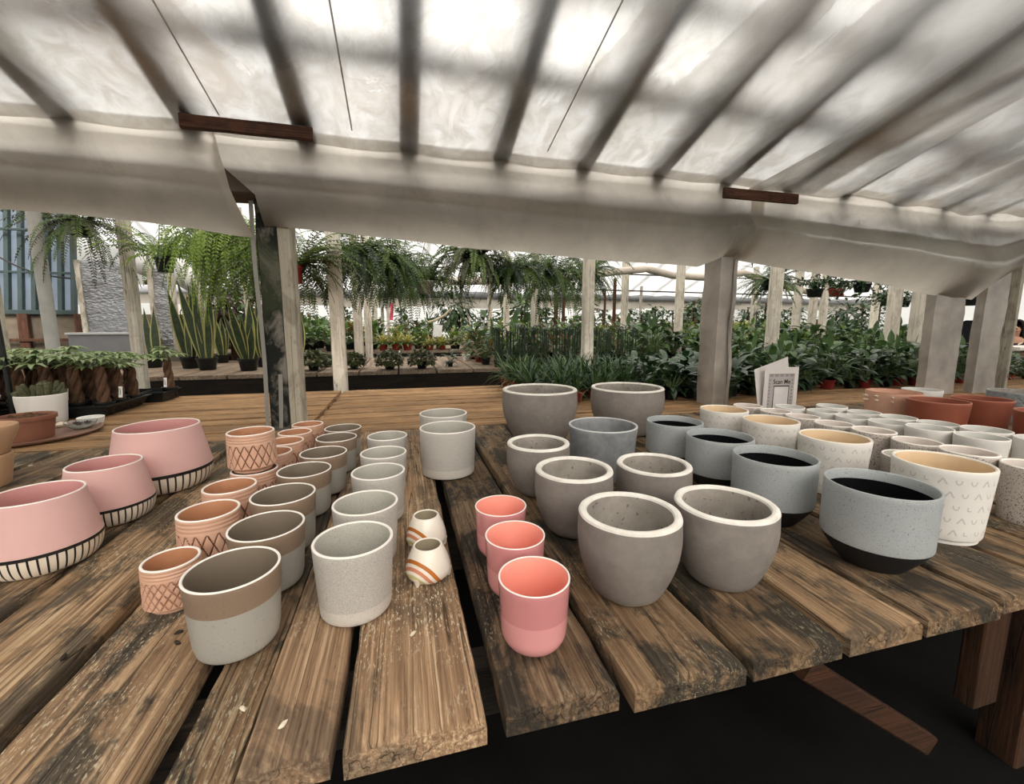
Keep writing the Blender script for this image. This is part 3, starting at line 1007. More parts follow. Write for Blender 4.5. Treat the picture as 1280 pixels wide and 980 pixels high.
def wallpot(Rr, H, t, outer, cuts, m_rim, m_in, zi, n=72, inner_top=None, rimr=None, m_deep=None, deep=.03):
    """outer: list (r,z) from bottom to just under the rim; cuts: list of (z, mat index) bands for the outside"""
    prof = list(outer)
    rr = rimr if rimr is not None else t * .45
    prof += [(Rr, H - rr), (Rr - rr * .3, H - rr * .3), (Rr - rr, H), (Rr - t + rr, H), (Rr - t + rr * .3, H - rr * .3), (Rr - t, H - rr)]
    ro = interp([(z, r) for r, z in outer])
    k = 6
    inner = []
    zs = [H - deep] + lin(H - deep, zi + t, k)[1:]
    for z in zs: inner.append((max(.004, ro(z) - t), z))
    rb_ = inner[-1][0]
    inner += [(rb_ * .92, zi + t * .3), (rb_ * .75, zi)]
    full = prof + inner
    ms = []
    for (r, z), (r2, z2) in zip(full, full[1:]):
        ms.append(None)
    no = len(outer)
    for i in range(len(ms)):
        if i < no - 1:
            zm = (full[i][1] + full[i + 1][1]) / 2
            mm = 0
            for zc, mi in cuts:
                if zm >= zc: mm = mi
            ms[i] = mm
        elif i == no - 1:
            ms[i] = cuts[-1][1]
        elif i < no + 5: ms[i] = m_rim
        elif i == no + 5: ms[i] = m_in
        else: ms[i] = m_deep if m_deep is not None else m_in
    return full, ms


def put(mesh_o, first, loc, rz, label, group, scale=None, cat='pot'):
    if first:
        mesh_o.location = loc; mesh_o.rotation_euler = (0, 0, rz)
        if scale is not None: mesh_o.scale = scale
        return tag(mesh_o, label, cat, group)
    return dup(mesh_o, loc, rz, label, group, scale, cat)


def row(o, H, items, group, cat='pot', stretch=True):
    for i, (x, y, z, label) in enumerate(items):
        s = z / H
        put(o, i == 0, (x, y, TT + .0012), rnd.uniform(0, 6.28), label, group, (1, 1, s), cat)


# --- taupe rimmed cups
H = .125; Rr = .066; r0 = .054
out = rounded(r0 * .6, r0 + .0035, 0, .014, 6) + [(r0 + .005 + (Rr - r0 - .005) * k, .014 + (H - .02) * k) for k in (.1, .25, .4, .5, .62, .655, .8, .95)]
f, m = wallpot(Rr, H, .0042, out, [(0, 0), (.086, 1)], 2, 3, .008)
b = MB(); b.lathe(f, m); o = b.build('taupe_rimmed_cup', [M['seafoam'], M['taupe'], M['rimwhite'], M['taupe_in']])
NB = ['first and nearest', 'second', 'third', 'fourth', 'fifth', 'sixth', 'seventh and farthest']
row(o, H, [(-.266, .700, .128, 'pale grey cup with taupe top band, nearest of its row, chip in rim'),
           (-.263, .861, .121, 'pale grey cup with taupe top band, second in its row from the front'),
           (-.269, 1.006, .127, 'pale grey cup with taupe top band, third in its row from the front'),
           (-.262, 1.185, .122, 'pale grey cup with taupe top band, middle of its row of seven'),
           (-.239, 1.332, .124, 'pale grey cup with taupe top band, fifth in its row from the front'),
           (-.229, 1.522, .120, 'pale grey cup with taupe top band, sixth in its row from the front'),
           (-.229, 1.690, .113, 'pale grey cup with taupe top band, farthest of its row near the post')], 'cups with taupe top band')

# --- speckled stoneware cups
H = .130; Rr = .0668; r0 = .060
out = rounded(r0 * .7, r0, 0, .012, 6) + [(r0 + (Rr - r0) * k, .012 + (H - .018) * k) for k in (.08, .13, .16, .3, .5, .7, .9)]
f, m = wallpot(Rr, H, .0052, out, [(0, 1), (.031, 0)], 2, 3, .008)
b = MB(); b.lathe(f, m); o = b.build('speckled_cup', [M['speck'], M['speck_foot'], M['rimwhite'], M['speck_in']])
row(o, H, [(-.094, .742, .133, 'speckled grey stoneware cup with paler foot, nearest of its row'),
           (-.087, .910, .128, 'speckled grey stoneware cup, second in its row from the front'),
           (-.071, 1.106, .128, 'speckled grey stoneware cup, middle of its row of five'),
           (-.065, 1.284, .125, 'speckled grey stoneware cup, fourth in its row from the front'),
           (-.060, 1.485, .124, 'speckled grey stoneware cup, farthest of its row of five')], 'row of speckled stoneware cups')
# the two bigger ones
H = .158; Rr = .0934; r0 = .088
out = rounded(r0 * .8, r0, 0, .008, 5) + [(r0 + (Rr - r0) * k, .008 + (H - .014) * k) for k in (.06, .13, .17, .3, .5, .7, .9)]
f, m = wallpot(Rr, H, .0055, out, [(0, 1), (.034, 0)], 2, 3, .008)
b = MB(); b.lathe(f, m); o = b.build('speckled_cylinder_pot', [M['speck'], M['speck_foot'], M['rimwhite'], M['speck_in']])
row(o, H, [(.139, 1.410, .160, 'large speckled grey cylinder pot standing in front of its twin'),
           (.149, 1.673, .155, 'large speckled grey cylinder pot half hidden behind its twin')], 'large speckled cylinder pots')
# hidden grey ones behind the patterned planters
H = .13; Rr = .067; r0 = .062
out = rounded(r0 * .7, r0, 0, .01, 5) + [(r0 + (Rr - r0) * k, .01 + (H - .016) * k) for k in (.1, .3, .5, .7, .9)]
f, m = wallpot(Rr, H, .005, out, [(0, 0)], 1, 2, .008)
b = MB(); b.lathe(f, m); o = b.build('grey_speckled_pot', [clay('grey_speckled_clay', (.33, .30, .265), speck=[(420, .57, (.15, .13, .11), .7), (300, .64, (.55, .52, .48), .6)], rough=.6), M['rimwhite'], M['speck_in']])
row(o, H, [(1.405, .854, .128, 'grey speckled pot peeking between the two nearest patterned white planters'),
           (1.407, 1.118, .128, 'grey speckled pot peeking out right of the third patterned white planter'),
           (1.416, 1.362, .128, 'grey speckled pot barely showing behind the farthest patterned planter')], 'grey speckled pots')

# --- rose tumblers
H = .113; Rr = .056; r0 = .046
out = [(.02, 0.0)] + rounded(.026, .052, 0.0, .030, 9) + [(.052 + .004 * k, .030 + (H - .034) * k) for k in (.1, .22, .36, .365, .5, .7, .9)]
f, m = wallpot(Rr, H, .003, out, [(0, 0), (.060, 1)], 2, 3, .008)
b = MB(); b.lathe(f, m); o = b.build('rose_tumbler', [M['rose'], M['rose_reflect'], M['rimwhite'], M['rose_in']])
row(o, H, [(.187, .587, .113, 'glossy rose pink tumbler pot, nearest of three'),
           (.192, .722, .113, 'glossy rose pink tumbler pot, middle of three'),
           (.196, .859, .111, 'glossy rose pink tumbler pot, farthest of three')], 'rose tumblers', 'pot')

# --- thick concrete pots
def concrete(Rr, H, t, rbk, name):
    out = [(Rr * rbk * .8, 0), (Rr * rbk * .97, .002), (Rr * (rbk + .06), .008)]
    for k in range(1, 12):
        u = k / 11
        rr_ = rbk + .06 + (1.015 - rbk - .06) * math.sin(PI / 2 * min(1, u * 1.25)) ** .9
        out.append((Rr * rr_, .008 + (H - .018) * u * .97))
    out[-1] = (Rr * 1.0, out[-1][1])
    out[-2] = (Rr * 1.008, out[-2][1])
    f, m = wallpot(Rr, H, t, out, [(0, 0)], 1, 2, .03, rimr=t * .4)
    wob = lambda i, a, r, z: .0012 * noise.noise((math.cos(a) * 2, math.sin(a) * 2, z * 12)) if r > .02 else 0
    b = MB(); b.lathe(f, m, n=80, disp=wob)
    return b.build(name, [M['concrete'], M['concrete_rim'], M['concrete_in']])


o = concrete(.0935, .158, .0155, .62, 'concrete_pot')
row(o, .158, [(.399, .672, .159, 'thick taupe concrete pot, front left of the two nearest'),
              (.601, .662, .158, 'thick taupe concrete pot, front right of the two nearest'),
              (.393, .923, .158, 'thick taupe concrete pot in the second row, beside the rose tumblers'),
              (.622, .938, .146, 'thick taupe concrete pot in the second row, beside the blue grey planters'),
              (.384, 1.175, .155, 'thick taupe concrete pot left of the mottled cement pot')], 'thick concrete pots')
o = concrete(.165, .222, .017, .66, 'large_concrete_pot')
row(o, .222, [(.585, 1.775, .222, 'large concrete pot at the table back, left one of two'),
              (1.010, 1.765, .216, 'large concrete pot at the table back, right one of two')], 'large concrete pots')
H = .170; Rr = .114
out = [(Rr * .6, 0), (Rr * .86, 0), (Rr * .875, .004)] + [(Rr * (.875 + .125 * k), .004 + (H - .01) * k) for k in (.2, .4, .6, .8, .95)]
f, m = wallpot(Rr, H, .007, out, [(0, 0)], 1, 0, .01)
b = MB(); b.lathe(f, m); o = b.build('cement_pot', [M['zinc'], M['zinc_rim']])
row(o, H, [(.644, 1.275, .170, 'mottled grey cement pot with thin wall amid the concrete pots')], None)

# --- blue grey planters with black base
H = .165; Rr = .096; zb = .052
out = [(Rr * .985, zb), (Rr * .99, zb + .002)] + [(Rr * (.99 + .01 * k), zb + (H - zb - .006) * k) for k in (.15, .4, .7, .95)]
f, m = wallpot(Rr, H, .005, out, [(0, 0)], 0, 0, zb + .01, m_deep=1, deep=.022)
b = MB(); b.lathe(f, m); o = b.build('blue_grey_planter', [M['bluegrey'], M['blackglaze']])
bb = MB(); bb.lathe([(Rr * .5, 0), (Rr * .60, .0), (Rr * .63, .004), (Rr * .8, .024), (Rr * .93, .042), (Rr * .978, zb - .0005)], n=72)
c = bb.build('black_base', M['blackbase'], o); c['label'] = 'matte black tapered base'
row(o, H, [(.961, .634, .172, 'speckled blue grey planter on black base, nearest of four'),
           (.918, .854, .169, 'speckled blue grey planter on black base, second from the front'),
           (.944, 1.081, .161, 'speckled blue grey planter on black base, third from the front'),
           (.940, 1.302, .159, 'speckled blue grey planter on black base, farthest of four')], 'blue grey planters', 'planter')

# --- patterned white planters
H = .165; Rr = .0925; r0 = .083
out = [(r0 * .7, 0), (r0 * .93, 0), (r0 * .935, .007), (r0 * .98, .009), (r0, .013)] + [(r0 + (Rr - r0) * k, .013 + (H - .02) * k) for k in (.15, .4, .7, .95)]
f, m = wallpot(Rr, H, .0075, out, [(0, 0)], 1, 2, .012)
b = MB(); b.lathe(f, m, n=80)


def glyph(b, kind, a0, z0, s, rf, mi):
    def P(u, v):
        z = z0 + v * s
        r = rf(z) + .0004
        a = a0 + u * s / r
        return Vector((r * math.cos(a), r * math.sin(a), z))
    if kind == 'u': pts = [(-.5, .55), (-.42, .05), (-.15, -.3), (.15, -.3), (.42, .05), (.5, .55)]
    elif kind == 'a': pts = [(-.6, -.4), (-.3, .1), (0, .6), (.3, .1), (.6, -.4)]
    else: pts = [(-.4, .5), (-.4, -.3), (.3, -.3)]
    w_ = .11
    for (p, q) in zip(pts, pts[1:]):
        d = Vector(q) - Vector(p); n_ = Vector((-d.y, d.x)).normalized() * w_
        quad = [Vector(p) - n_, Vector(q) - n_, Vector(q) + n_, Vector(p) + n_]
        b.add([P(*c_) for c_ in quad], [(0, 1, 2, 3)], mi)


rf = interp([(z, r) for r, z in out])
seq = 'uualu a uulau a'.replace(' ', '')
for ri, z0 in enumerate((.028, .056, .084, .112, .140)):
    n_ = 22
    for k in range(n_):
        g = seq[(k + ri * 3) % len(seq)]
        glyph(b, g, 2 * PI * k / n_ + ri * .13, z0, .0125 if g == 'a' else .0105, rf, 3)
o = b.build('patterned_planter', [M['cream'], M['creamrim'], M['cream_in'], M['mark']])
row(o, H, [(1.248, .696, .177, 'white planter stamped with little arcs and triangles, nearest of four'),
           (1.268, .977, .165, 'white planter stamped with arcs and triangles, second from the front'),
           (1.303, 1.243, .156, 'white planter stamped with arcs and triangles, third from the front'),
           (1.293, 1.467, .154, 'white planter stamped with arcs and triangles, farthest of four')], 'patterned white planters', 'planter')

# --- terrazzo pots
H = .135; Rr = .0615; r0 = .054
out = [(r0 * .7, 0), (r0 * .97, 0), (r0, .003)] + [(r0 + (Rr - r0) * k, .003 + (H - .01) * k) for k in (.2, .5, .8, .95)]
f, m = wallpot(Rr, H, .0065, out, [(0, 0)], 1, 2, .09)
b = MB(); b.lathe(f, m, n=56); o = b.build('terrazzo_pot', [M['terrazzo'], M['rimwhite'], M['terrazzo_in']])
nth = ['nearest of the row at the table edge', 'second from the front', 'third from the front', 'fourth from the front', 'fifth from the front', 'sixth from the front', 'seventh from the front', 'farthest of the row']
J = [(1.542, .672, .148), (1.517, .792, .154), (1.548, .933, .142), (1.552, 1.063, .145), (1.553, 1.202, .137), (1.600, 1.371, .126), (1.592, 1.496, .125), (1.575, 1.635, .124)]
row(o, H, [(x, y, z, 'brown flecked terrazzo pot, ' + n_) for (x, y, z), n_ in zip(J, nth)], 'row of terrazzo pots')

# --- plain white pots in two rows
H = .13; Rr = .06; r0 = .053
out = [(r0 * .7, 0), (r0 * .97, 0), (r0, .003)] + [(r0 + (Rr - r0) * k, .003 + (H - .01) * k) for k in (.2, .5, .8, .95)]
f, m = wallpot(Rr, H, .004, out, [(0, 0)], 1, 2, .02)
b = MB(); b.lathe(f, m, n=56); o = b.build('plain_white_pot', [M['white'], M['rimwhite'], M['white_in']])
K = [(1.967, .848, .140, 1.1), (1.817, .922, .142, 1.083), (1.797, 1.052, .142, 1.083), (1.811, 1.189, .130, 1.065), (1.808, 1.323, .124, 1.01), (1.800, 1.448, .123, 1), (1.737, 1.558, .125, 1)]
Lr = [(1.964, .987, .140, 1.083), (1.945, 1.115, .134, 1.01), (1.933, 1.239, .132, 1), (1.943, 1.377, .125, 1), (1.913, 1.499, .131, 1)]
n1 = ['nearest, at the frame edge', 'second from the front', 'third from the front', 'fourth from the front', 'fifth from the front', 'sixth from the front', 'farthest one beside the scan me card']
n2 = ['nearest of the back row', 'second of the back row', 'third of the back row', 'fourth of the back row', 'farthest of the back row']
first = True
for (x, y, z, s), n_ in list(zip(K, n1)) + list(zip(Lr, n2)):
    lab = ('plain white pot beside the terrazzo row, ' if n_ in n1 else 'plain white pot before the terracotta planters, ') + n_
    put(o, first, (x, y, TT + .0012), rnd.uniform(0, 6), lab, 'plain white pots', (s, s, z / H)); first = False

# --- terracotta cylinders on the right
H = .15; Rr = .11; r0 = .098
out = [(r0 * .7, 0), (r0 * .97, 0), (r0, .003)] + [(r0 + (Rr - r0) * k, .003 + (H - .01) * k) for k in (.2, .5, .8, .95)]
f, m = wallpot(Rr, H, .006, out, [(0, 0)], 1, 2, .02)
b = MB(); b.lathe(f, m, n=72); o = b.build('terracotta_planter', [M['terra'], M['terra_rim'], M['terra_in']])
row(o, H, [(2.405, 1.389, .155, 'dark terracotta cylinder planter, left one beside the spiked peach pot'),
           (2.77, 1.425, .142, 'dark terracotta cylinder planter, middle one below the right wrapped post'),
           (2.55, 1.085, .150, 'dark terracotta cylinder planter cut by the right frame edge')], 'dark terracotta planters', 'planter')
# peach pot with spikes
t = empty('spiked_pot', (2.479, 1.626, TT + .0012), 0, 'peach clay pot with pale spikes standing behind the left terracotta planter', 'pot')
H = .158; Rr = .115
out = [(Rr * .7, 0), (Rr * .9, 0), (Rr * .92, .003)] + [(Rr * (.92 + .08 * k), .003 + (H - .01) * k) for k in (.2, .5, .8, .95)]
f, m = wallpot(Rr, H, .006, out, [(0, 0)], 1, 0, .02)
b = MB(); b.lathe(f, m, n=64); b.build('body', [M['peach'], M['terra_rim']], t)
a0 = math.atan2(-1.62, -2.475) - .55
for (da, z) in ((0, .135), (.02, .112), (.55, .135), (.55, .112), (-.5, .13), (-.5, .108)):
    a = a0 + da
    b = MB(); d = Vector((math.cos(a), math.sin(a), .25))
    b.tube([Vector((math.cos(a), math.sin(a), 0)) * (Rr * .975) + Vector((0, 0, z)) + d * s_ for s_ in (-.004, .008, .016, .022)], [.006, .006, .004, .0008], n=8)
    b.build('spike', M['bone'], t)
# white rim behind, and textured blue grey pot on the right
H = .15; Rr = .085
out = [(Rr * .7, 0), (Rr * .9, 0)] + [(Rr * (.9 + .1 * k), .003 + (H - .01) * k) for k in (.05, .3, .6, .95)]
f, m = wallpot(Rr, H, .005, out, [(0, 0)], 0, 1, .02)
b = MB(); b.lathe(f, m, n=48); o = b.build('round_white_pot', [M['white'], M['white_in']])
put(o, True, (2.74, 1.66, TT + .0012), 0, 'white pot showing only its rim between the terracotta planters', 'white pots among the terracotta planters', (1, 1, 1.02))
put(o, False, (2.83, 1.17, TT + .0012), 0, 'white pot behind the frame-edge terracotta planter', 'white pots among the terracotta planters', (1, 1, 1.05))
H = .155; Rr = .12


def diamond(i, a, r, z):
    if not (.01 < z < H - .012) or r < Rr * .86: return 0
    u = a * 9 / PI; v = z / .045
    return -.003 * (1 if (abs((u + v) % 1 - .5) > .42 or abs((u - v) % 1 - .5) > .42) else 0)


out = [(Rr * .7, 0), (Rr * .92, 0)] + [(Rr * (.92 + .08 * k / 40), .003 + (H - .01) * k / 40) for k in range(1, 40)]
f, m = wallpot(Rr, H, .006, out, [(0, 0)], 0, 1, .02)
b = MB(); b.lathe(f, m, n=180, disp=diamond); o = b.build('diamond_pot', [clay('grey_blue_clay', (.26, .28, .285), mott=[(20, .5, (.36, .38, .38))], rough=.6), M['concrete_in']])
tag(o, 'grey blue pot with carved diamond pattern at the far right edge', 'pot'); o.location = (3.14, 1.47, TT + .0012)
# ribbed grey pot with brown foot, right edge
t = empty('ribbed_pot', (1.526, .553, TT + .0012), 0, 'ribbed grey green pot on brown foot, cut by the right frame edge', 'pot')
H = .105; Rr = .058
out = [(Rr * .86, .030)] + [(Rr * (.87 + .13 * k / 40), .030 + (H - .034) * k / 40) for k in range(0, 41)]
f, m = wallpot(Rr, H, .006, out, [(0, 0)], 1, 0, .04)
b = MB(); b.lathe(f, m, n=64, disp=lambda i, a, r, z: .0012 * math.sin(z * 2 * PI / .0055) if .032 < z < H - .01 and i < 41 else 0)
b.build('body', [clay('grey_green_clay', (.30, .295, .25), rough=.6), M['rimwhite']], t)
b = MB(); b.lathe([(Rr * .6, 0), (Rr * .72, 0), (Rr * .78, .008), (Rr * .85, .02), (Rr * .865, .0299)], n=64); c = b.build('foot', clay('brown_foot_clay', (.14, .07, .045), rough=.7), t); c['label'] = 'bare brown foot'

# --- peach lattice cups
def lattice_mat(name, H, cnt, per, band, ink, strength, lo=.40):
    t = NT(name)
    x = t.n('ShaderNodeSeparateXYZ', {0: t.n('ShaderNodeTexCoord').outputs['Object']})
    a = t.math('MULTIPLY', t.math('ARCTAN2', x.outputs[1], x.outputs[0]), cnt / PI)
    u = t.math('DIVIDE', x.outputs[2], H)
    v = t.math('DIVIDE', t.math('SUBTRACT', u, .13), per)
    def ln(op):
        f = t.math('FRACT', t.math('ADD', t.math(op, a, v), 100.0))
        return t.math('ABSOLUTE', t.math('SUBTRACT', f, .5))
    d = t.math('MAXIMUM', ln('ADD'), ln('SUBTRACT'))
    wob = t.math('MULTIPLY', t.math('SUBTRACT', t.noise(70), .5), .05)
    msk = t.ramp(t.math('ADD', d, wob), [(lo, 0), (.47, 1)])
    zone = t.math('MULTIPLY', t.ramp(u, [(.12, 0), (.15, 1)]), t.ramp(u, [(band - .02, 1), (band + .01, 0)]))
    msk = t.math('MULTIPLY', t.math('MULTIPLY', msk, zone), strength)
    c = t.mix(t.ramp(t.noise(18, detail=5), [(.38, 0), (.68, .35)]), (.62, .36, .245), (.70, .45, .34))
    c = t.mix(msk, c, ink)
    return t.done(t.bsdf(c, .6, .35, t.bump(t.math('SUBTRACT', t.math('MULTIPLY', t.noise(260), .1), msk), .5, .003)))


def lattice(H, Rr, name, n=168, L=60, inked=True, per=.40, cnt=9):
    t_ = .0048
    band = .72
    def ro(z):
        u = z / H
        if u < .06: return Rr * (.80 + .03 * u / .06)
        if u < .13: return Rr * (.84 + .19 * (u - .06) / .07)
        return Rr * (1.03 - .03 * (u - .13) / .87)
    out = [(Rr * .6, 0)] + [(ro(H * .955 * k / L), H * .955 * k / L) for k in range(L + 1)]
    f, m = wallpot(Rr, H, t_, out, [(0, 0)], 1, 2, .008, n=n)
    def g(a, z):
        u = z / H
        if u < .13 or u > band: return 0
        q = a * cnt / PI
        v = (u - .13) / per
        d1 = abs((q + v) % 1 - .5); d2 = abs((q - v) % 1 - .5)
        s = max(0, max(d1, d2) - .415) / .085
        return s * min(1, (band - u) / .03, (u - .125) / .03)
    def disp(i, a, r, z):
        if i == 0 or i > L + 1: return 0
        u = z / H
        d = -.0034 * g(a, z) * (1 if inked else .9)
        if .13 < u < band: d += .0006
        if u > band: d += .0006 * math.sin((u - band) * 90)
        return d
    b = MB(); b.lathe(f, m, n=n, disp=disp)
    for i in range(1, L):
        for k in range(n):
            a = 2 * PI * (k + .5) / n
            pass
    pm_ = lattice_mat(name + '_clay', H, cnt, per, band, (.17, .07, .036) if inked else (.36, .16, .09), .95 if inked else .8, .42 if inked else .36)
    return b.build(name, [pm_, M['rimwhite'], M['peach_in']])


o = lattice(.118, .056, 'lattice_cup')
row(o, .118, [(-.403, .973, .118, 'peach clay cup carved with diamond lattice, second from the front'),
              (-.410, 1.108, .121, 'peach clay cup carved with diamond lattice, third from the front'),
              (-.398, 1.245, .116, 'peach clay lattice cup carrying another cup on its rim'),
              (-.396, 1.395, .119, 'peach clay lattice cup right behind the stacked pair'),
              (-.388, 1.520, .119, 'peach clay lattice cup, third from the back of its row'),
              (-.389, 1.655, .116, 'peach clay lattice cup, second from the back of its row'),
              (-.369, 1.775, .117, 'peach clay lattice cup, farthest of its row beside the mouldy post')], 'peach lattice cups', 'cup')
s = dup(o, (-.400, 1.245, TT + .1175), .7, 'peach clay lattice cup perched on top of another one', 'peach lattice cups', (1, 1, .88))
o = lattice(.085, .044, 'small_lattice_cup', n=140, L=50, inked=False, per=.24, cnt=11)
row(o, .085, [(-.415, .842, .085, 'small peach clay cup with carved scales, nearest of the peach row')], 'peach lattice cups', 'cup')

# --- pink bowls on striped bases
def pinkbowl(Rr, H, bf, name):
    zb_ = H * .335
    Rb = Rr * bf
    out = [(Rb * .99, zb_)] + [(Rb * .99 + (Rr - Rb * .99) * k, zb_ + (H - .006 - zb_) * k) for k in (.02, .2, .4, .6, .8, .97)]
    f, m = wallpot(Rr, H, .0045, out, [(0, 0)], 1, 2, zb_ + .005)
    b = MB(); b.lathe(f, m, n=96)
    o = b.build(name, [M['pink'], M['rimwhite'], M['pink_in']])
    n = 176
    bl = max(.007, Rr * .10)
    pr = [(Rb * .7, 0), (Rb * .80, .0006)] + [(Rb * (.80 + .195 * math.sin(PI / 2 * k / 10)), .001 + (zb_ - bl - .001) * (1 - math.cos(PI / 2 * k / 10)) ** .85) for k in range(1, 11)] + [(Rb * .9965, zb_ - .0004)]
    pr = [p for i, p in enumerate(pr) if i == 0 or p[1] > pr[i - 1][1] + 1e-5 or i < 2]
    b = MB(); b.lathe(pr, None, n=n)
    per = 4
    for i in range(len(pr) - 1):
        for k in range(n):
            if i >= len(pr) - 2 or (k % per == 0 and pr[i][1] > .003): b.m[i * n + k] = 1
    c = b.build('striped_base', [M['bone'], M['ink']], o)
    c['label'] = 'bone coloured base with black stripes'
    return o


o = pinkbowl(.1057, .1916, 1.2426, 'pink_bowl_planter')
put(o, True, (-.742, 1.521, TT + .0012), .2, 'large matte pink planter on striped base, farthest of three', 'pink planters on striped bases', None, 'planter')
o2 = pinkbowl(.0752, .149, 1.2466, 'pink_bowl_planter')
put(o2, True, (-.753, 1.2845, TT + .0012), .5, 'small matte pink planter on striped base between the two others', 'pink planters on striped bases', None, 'planter')
o3 = pinkbowl(.0762, .1525, 1.25, 'pink_bowl_planter')
put(o3, True, (-.753, 1.0695, TT + .0012), .9, 'matte pink planter on striped base, nearest and cut by the frame', 'pink planters on striped bases', None, 'planter')

# --- little rainbow pots with feet
def rainbow_mat():
    t = NT('cream_glaze_with_rainbow_arcs')
    tc = t.n('ShaderNodeTexCoord')
    d = t.n('ShaderNodeVectorMath', {0: tc.outputs['Object'], 1: (-.036, -.034, -.012)}, operation='DISTANCE').outputs['Value']
    cr = (.88, .81, .70); o_ = (.50, .16, .028); s_ = (.68, .27, .16); y_ = (.62, .56, .28)
    c = t.ramp(t.math('MULTIPLY', d, 10), [(0, cr), (.29, y_), (.36, cr), (.42, s_), (.485, cr), (.545, o_), (.61, cr), (.95, cr)], 'CONSTANT')
    return t.done(t.bsdf(c, .22, .5))


M['rainbow'] = rainbow_mat()
M['rain_in'] = clay('beige_pot_inside', (.50, .43, .31), rough=.4)
H = .064; Rr = .0285; Rb = .0445
out = [(Rb * .5, .004), (Rb * .80, .0045), (Rb * .93, .010)] + [(Rb * (1 - .02 * 0) if k == 0 else Rb + (Rr + .0015 - Rb) * (k / 8) ** 1.6, .018 + (H - .022) * k / 8) for k in range(9)]
f, m = wallpot(Rr, H, .004, out, [(0, 0)], 0, 1, .012)
b = MB(); b.lathe(f, m, n=72); o = b.build('rainbow_footed_pot', [M['rainbow'], M['rain_in']])
for k in range(3):
    a = -2.2 + k * 2 * PI / 3
    b = MB(); b.tube([(Rb * .86 * math.cos(a) * q, Rb * .86 * math.sin(a) * q, z) for q, z in ((.98, .016), (1.0, .009), (1.04, .0005))], [.009, .0065, .003], n=10)
    b.build('foot', M['bone'], o)
put(o, True, (.0354, .8075, TT + .001), 0.0, 'small cream footed pot with orange rainbow arcs, front one', 'rainbow footed pots', (1, 1, 1.08), 'pot')
put(o, False, (.0388, .9354, TT + .001), -.1, 'small cream footed pot with orange rainbow arcs, back one', 'rainbow footed pots', (1.02, 1.02, 1.14), 'pot')

# ------------------------------------------------------------------ plants
M['fern'] = leafmat('dark_fern_green', (.07, .125, .028), (.16, .235, .05), trans=.4)
M['fern_light'] = leafmat('light_fern_green', (.20, .33, .045), (.38, .50, .09), trans=.45)
M['fern_brown'] = leafmat('dry_fern_green', (.05, .06, .025), (.10, .10, .04))
M['deep'] = leafmat('deep_green_leaf', (.014, .034, .014), (.035, .075, .025), rough=.35, trans=.15)
M['mid'] = leafmat('mid_green_leaf', (.035, .075, .022), (.085, .15, .045), trans=.25)
M['fresh'] = leafmat('fresh_green_leaf', (.08, .16, .03), (.19, .29, .07), trans=.35)
M['pale'] = leafmat('pale_money_tree_leaf', (.16, .23, .085), (.32, .38, .19), trans=.3)
M['yellow'] = leafmat('yellow_leaf', (.27, .24, .05), (.42, .40, .10), trans=.3)
M['rust'] = leafmat('rusty_leaf', (.14, .065, .025), (.22, .15, .05), trans=.3)
M['purple'] = leafmat('dark_purple_leaf', (.03, .012, .018), (.07, .025, .03), trans=.15)
M['snake'] = leafmat('snake_plant_green', (.022, .042, .022), (.06, .085, .04), rough=.4, trans=.05, vs=25)
M['snake_edge'] = leafmat('snake_plant_yellow_edge', (.40, .38, .12), (.52, .50, .20), rough=.4, trans=.1)
M['ivy'] = leafmat('clipped_ivy_leaf', (.05, .065, .022), (.14, .15, .055), trans=.2, vs=30)
M['stem'] = flat('green_stem', (.09, .13, .04), .6)
M['trunk'] = flat('brown_braided_trunk', (.10, .055, .032), .8, .2, .4, 25, .6)
M['wire'] = flat('dark_wire', (.03, .03, .03), .6)
M['tagwhite'] = flat('white_plant_tag', (.75, .73, .70), .6)
M['cane'] = leafmat('dark_bamboo_cane', (.018, .04, .022), (.04, .075, .04), rough=.35, trans=.02)


def mk_pot(Rr, H, mat, parent, name='pot', soil=True, z=0):
    b = MB()
    b.lathe([(Rr * .5, z), (Rr * .74, z), (Rr * .76, z + .003), (Rr * .95, z + H * .82), (Rr * .96, z + H * .83), (Rr * 1.03, z + H * .835), (Rr * 1.04, z + H), (Rr * .97, z + H), (Rr * .9, z + H * .86), (Rr * .55, z + H * .84)], n=28)
    o = b.build(name, M[mat], parent)
    return o


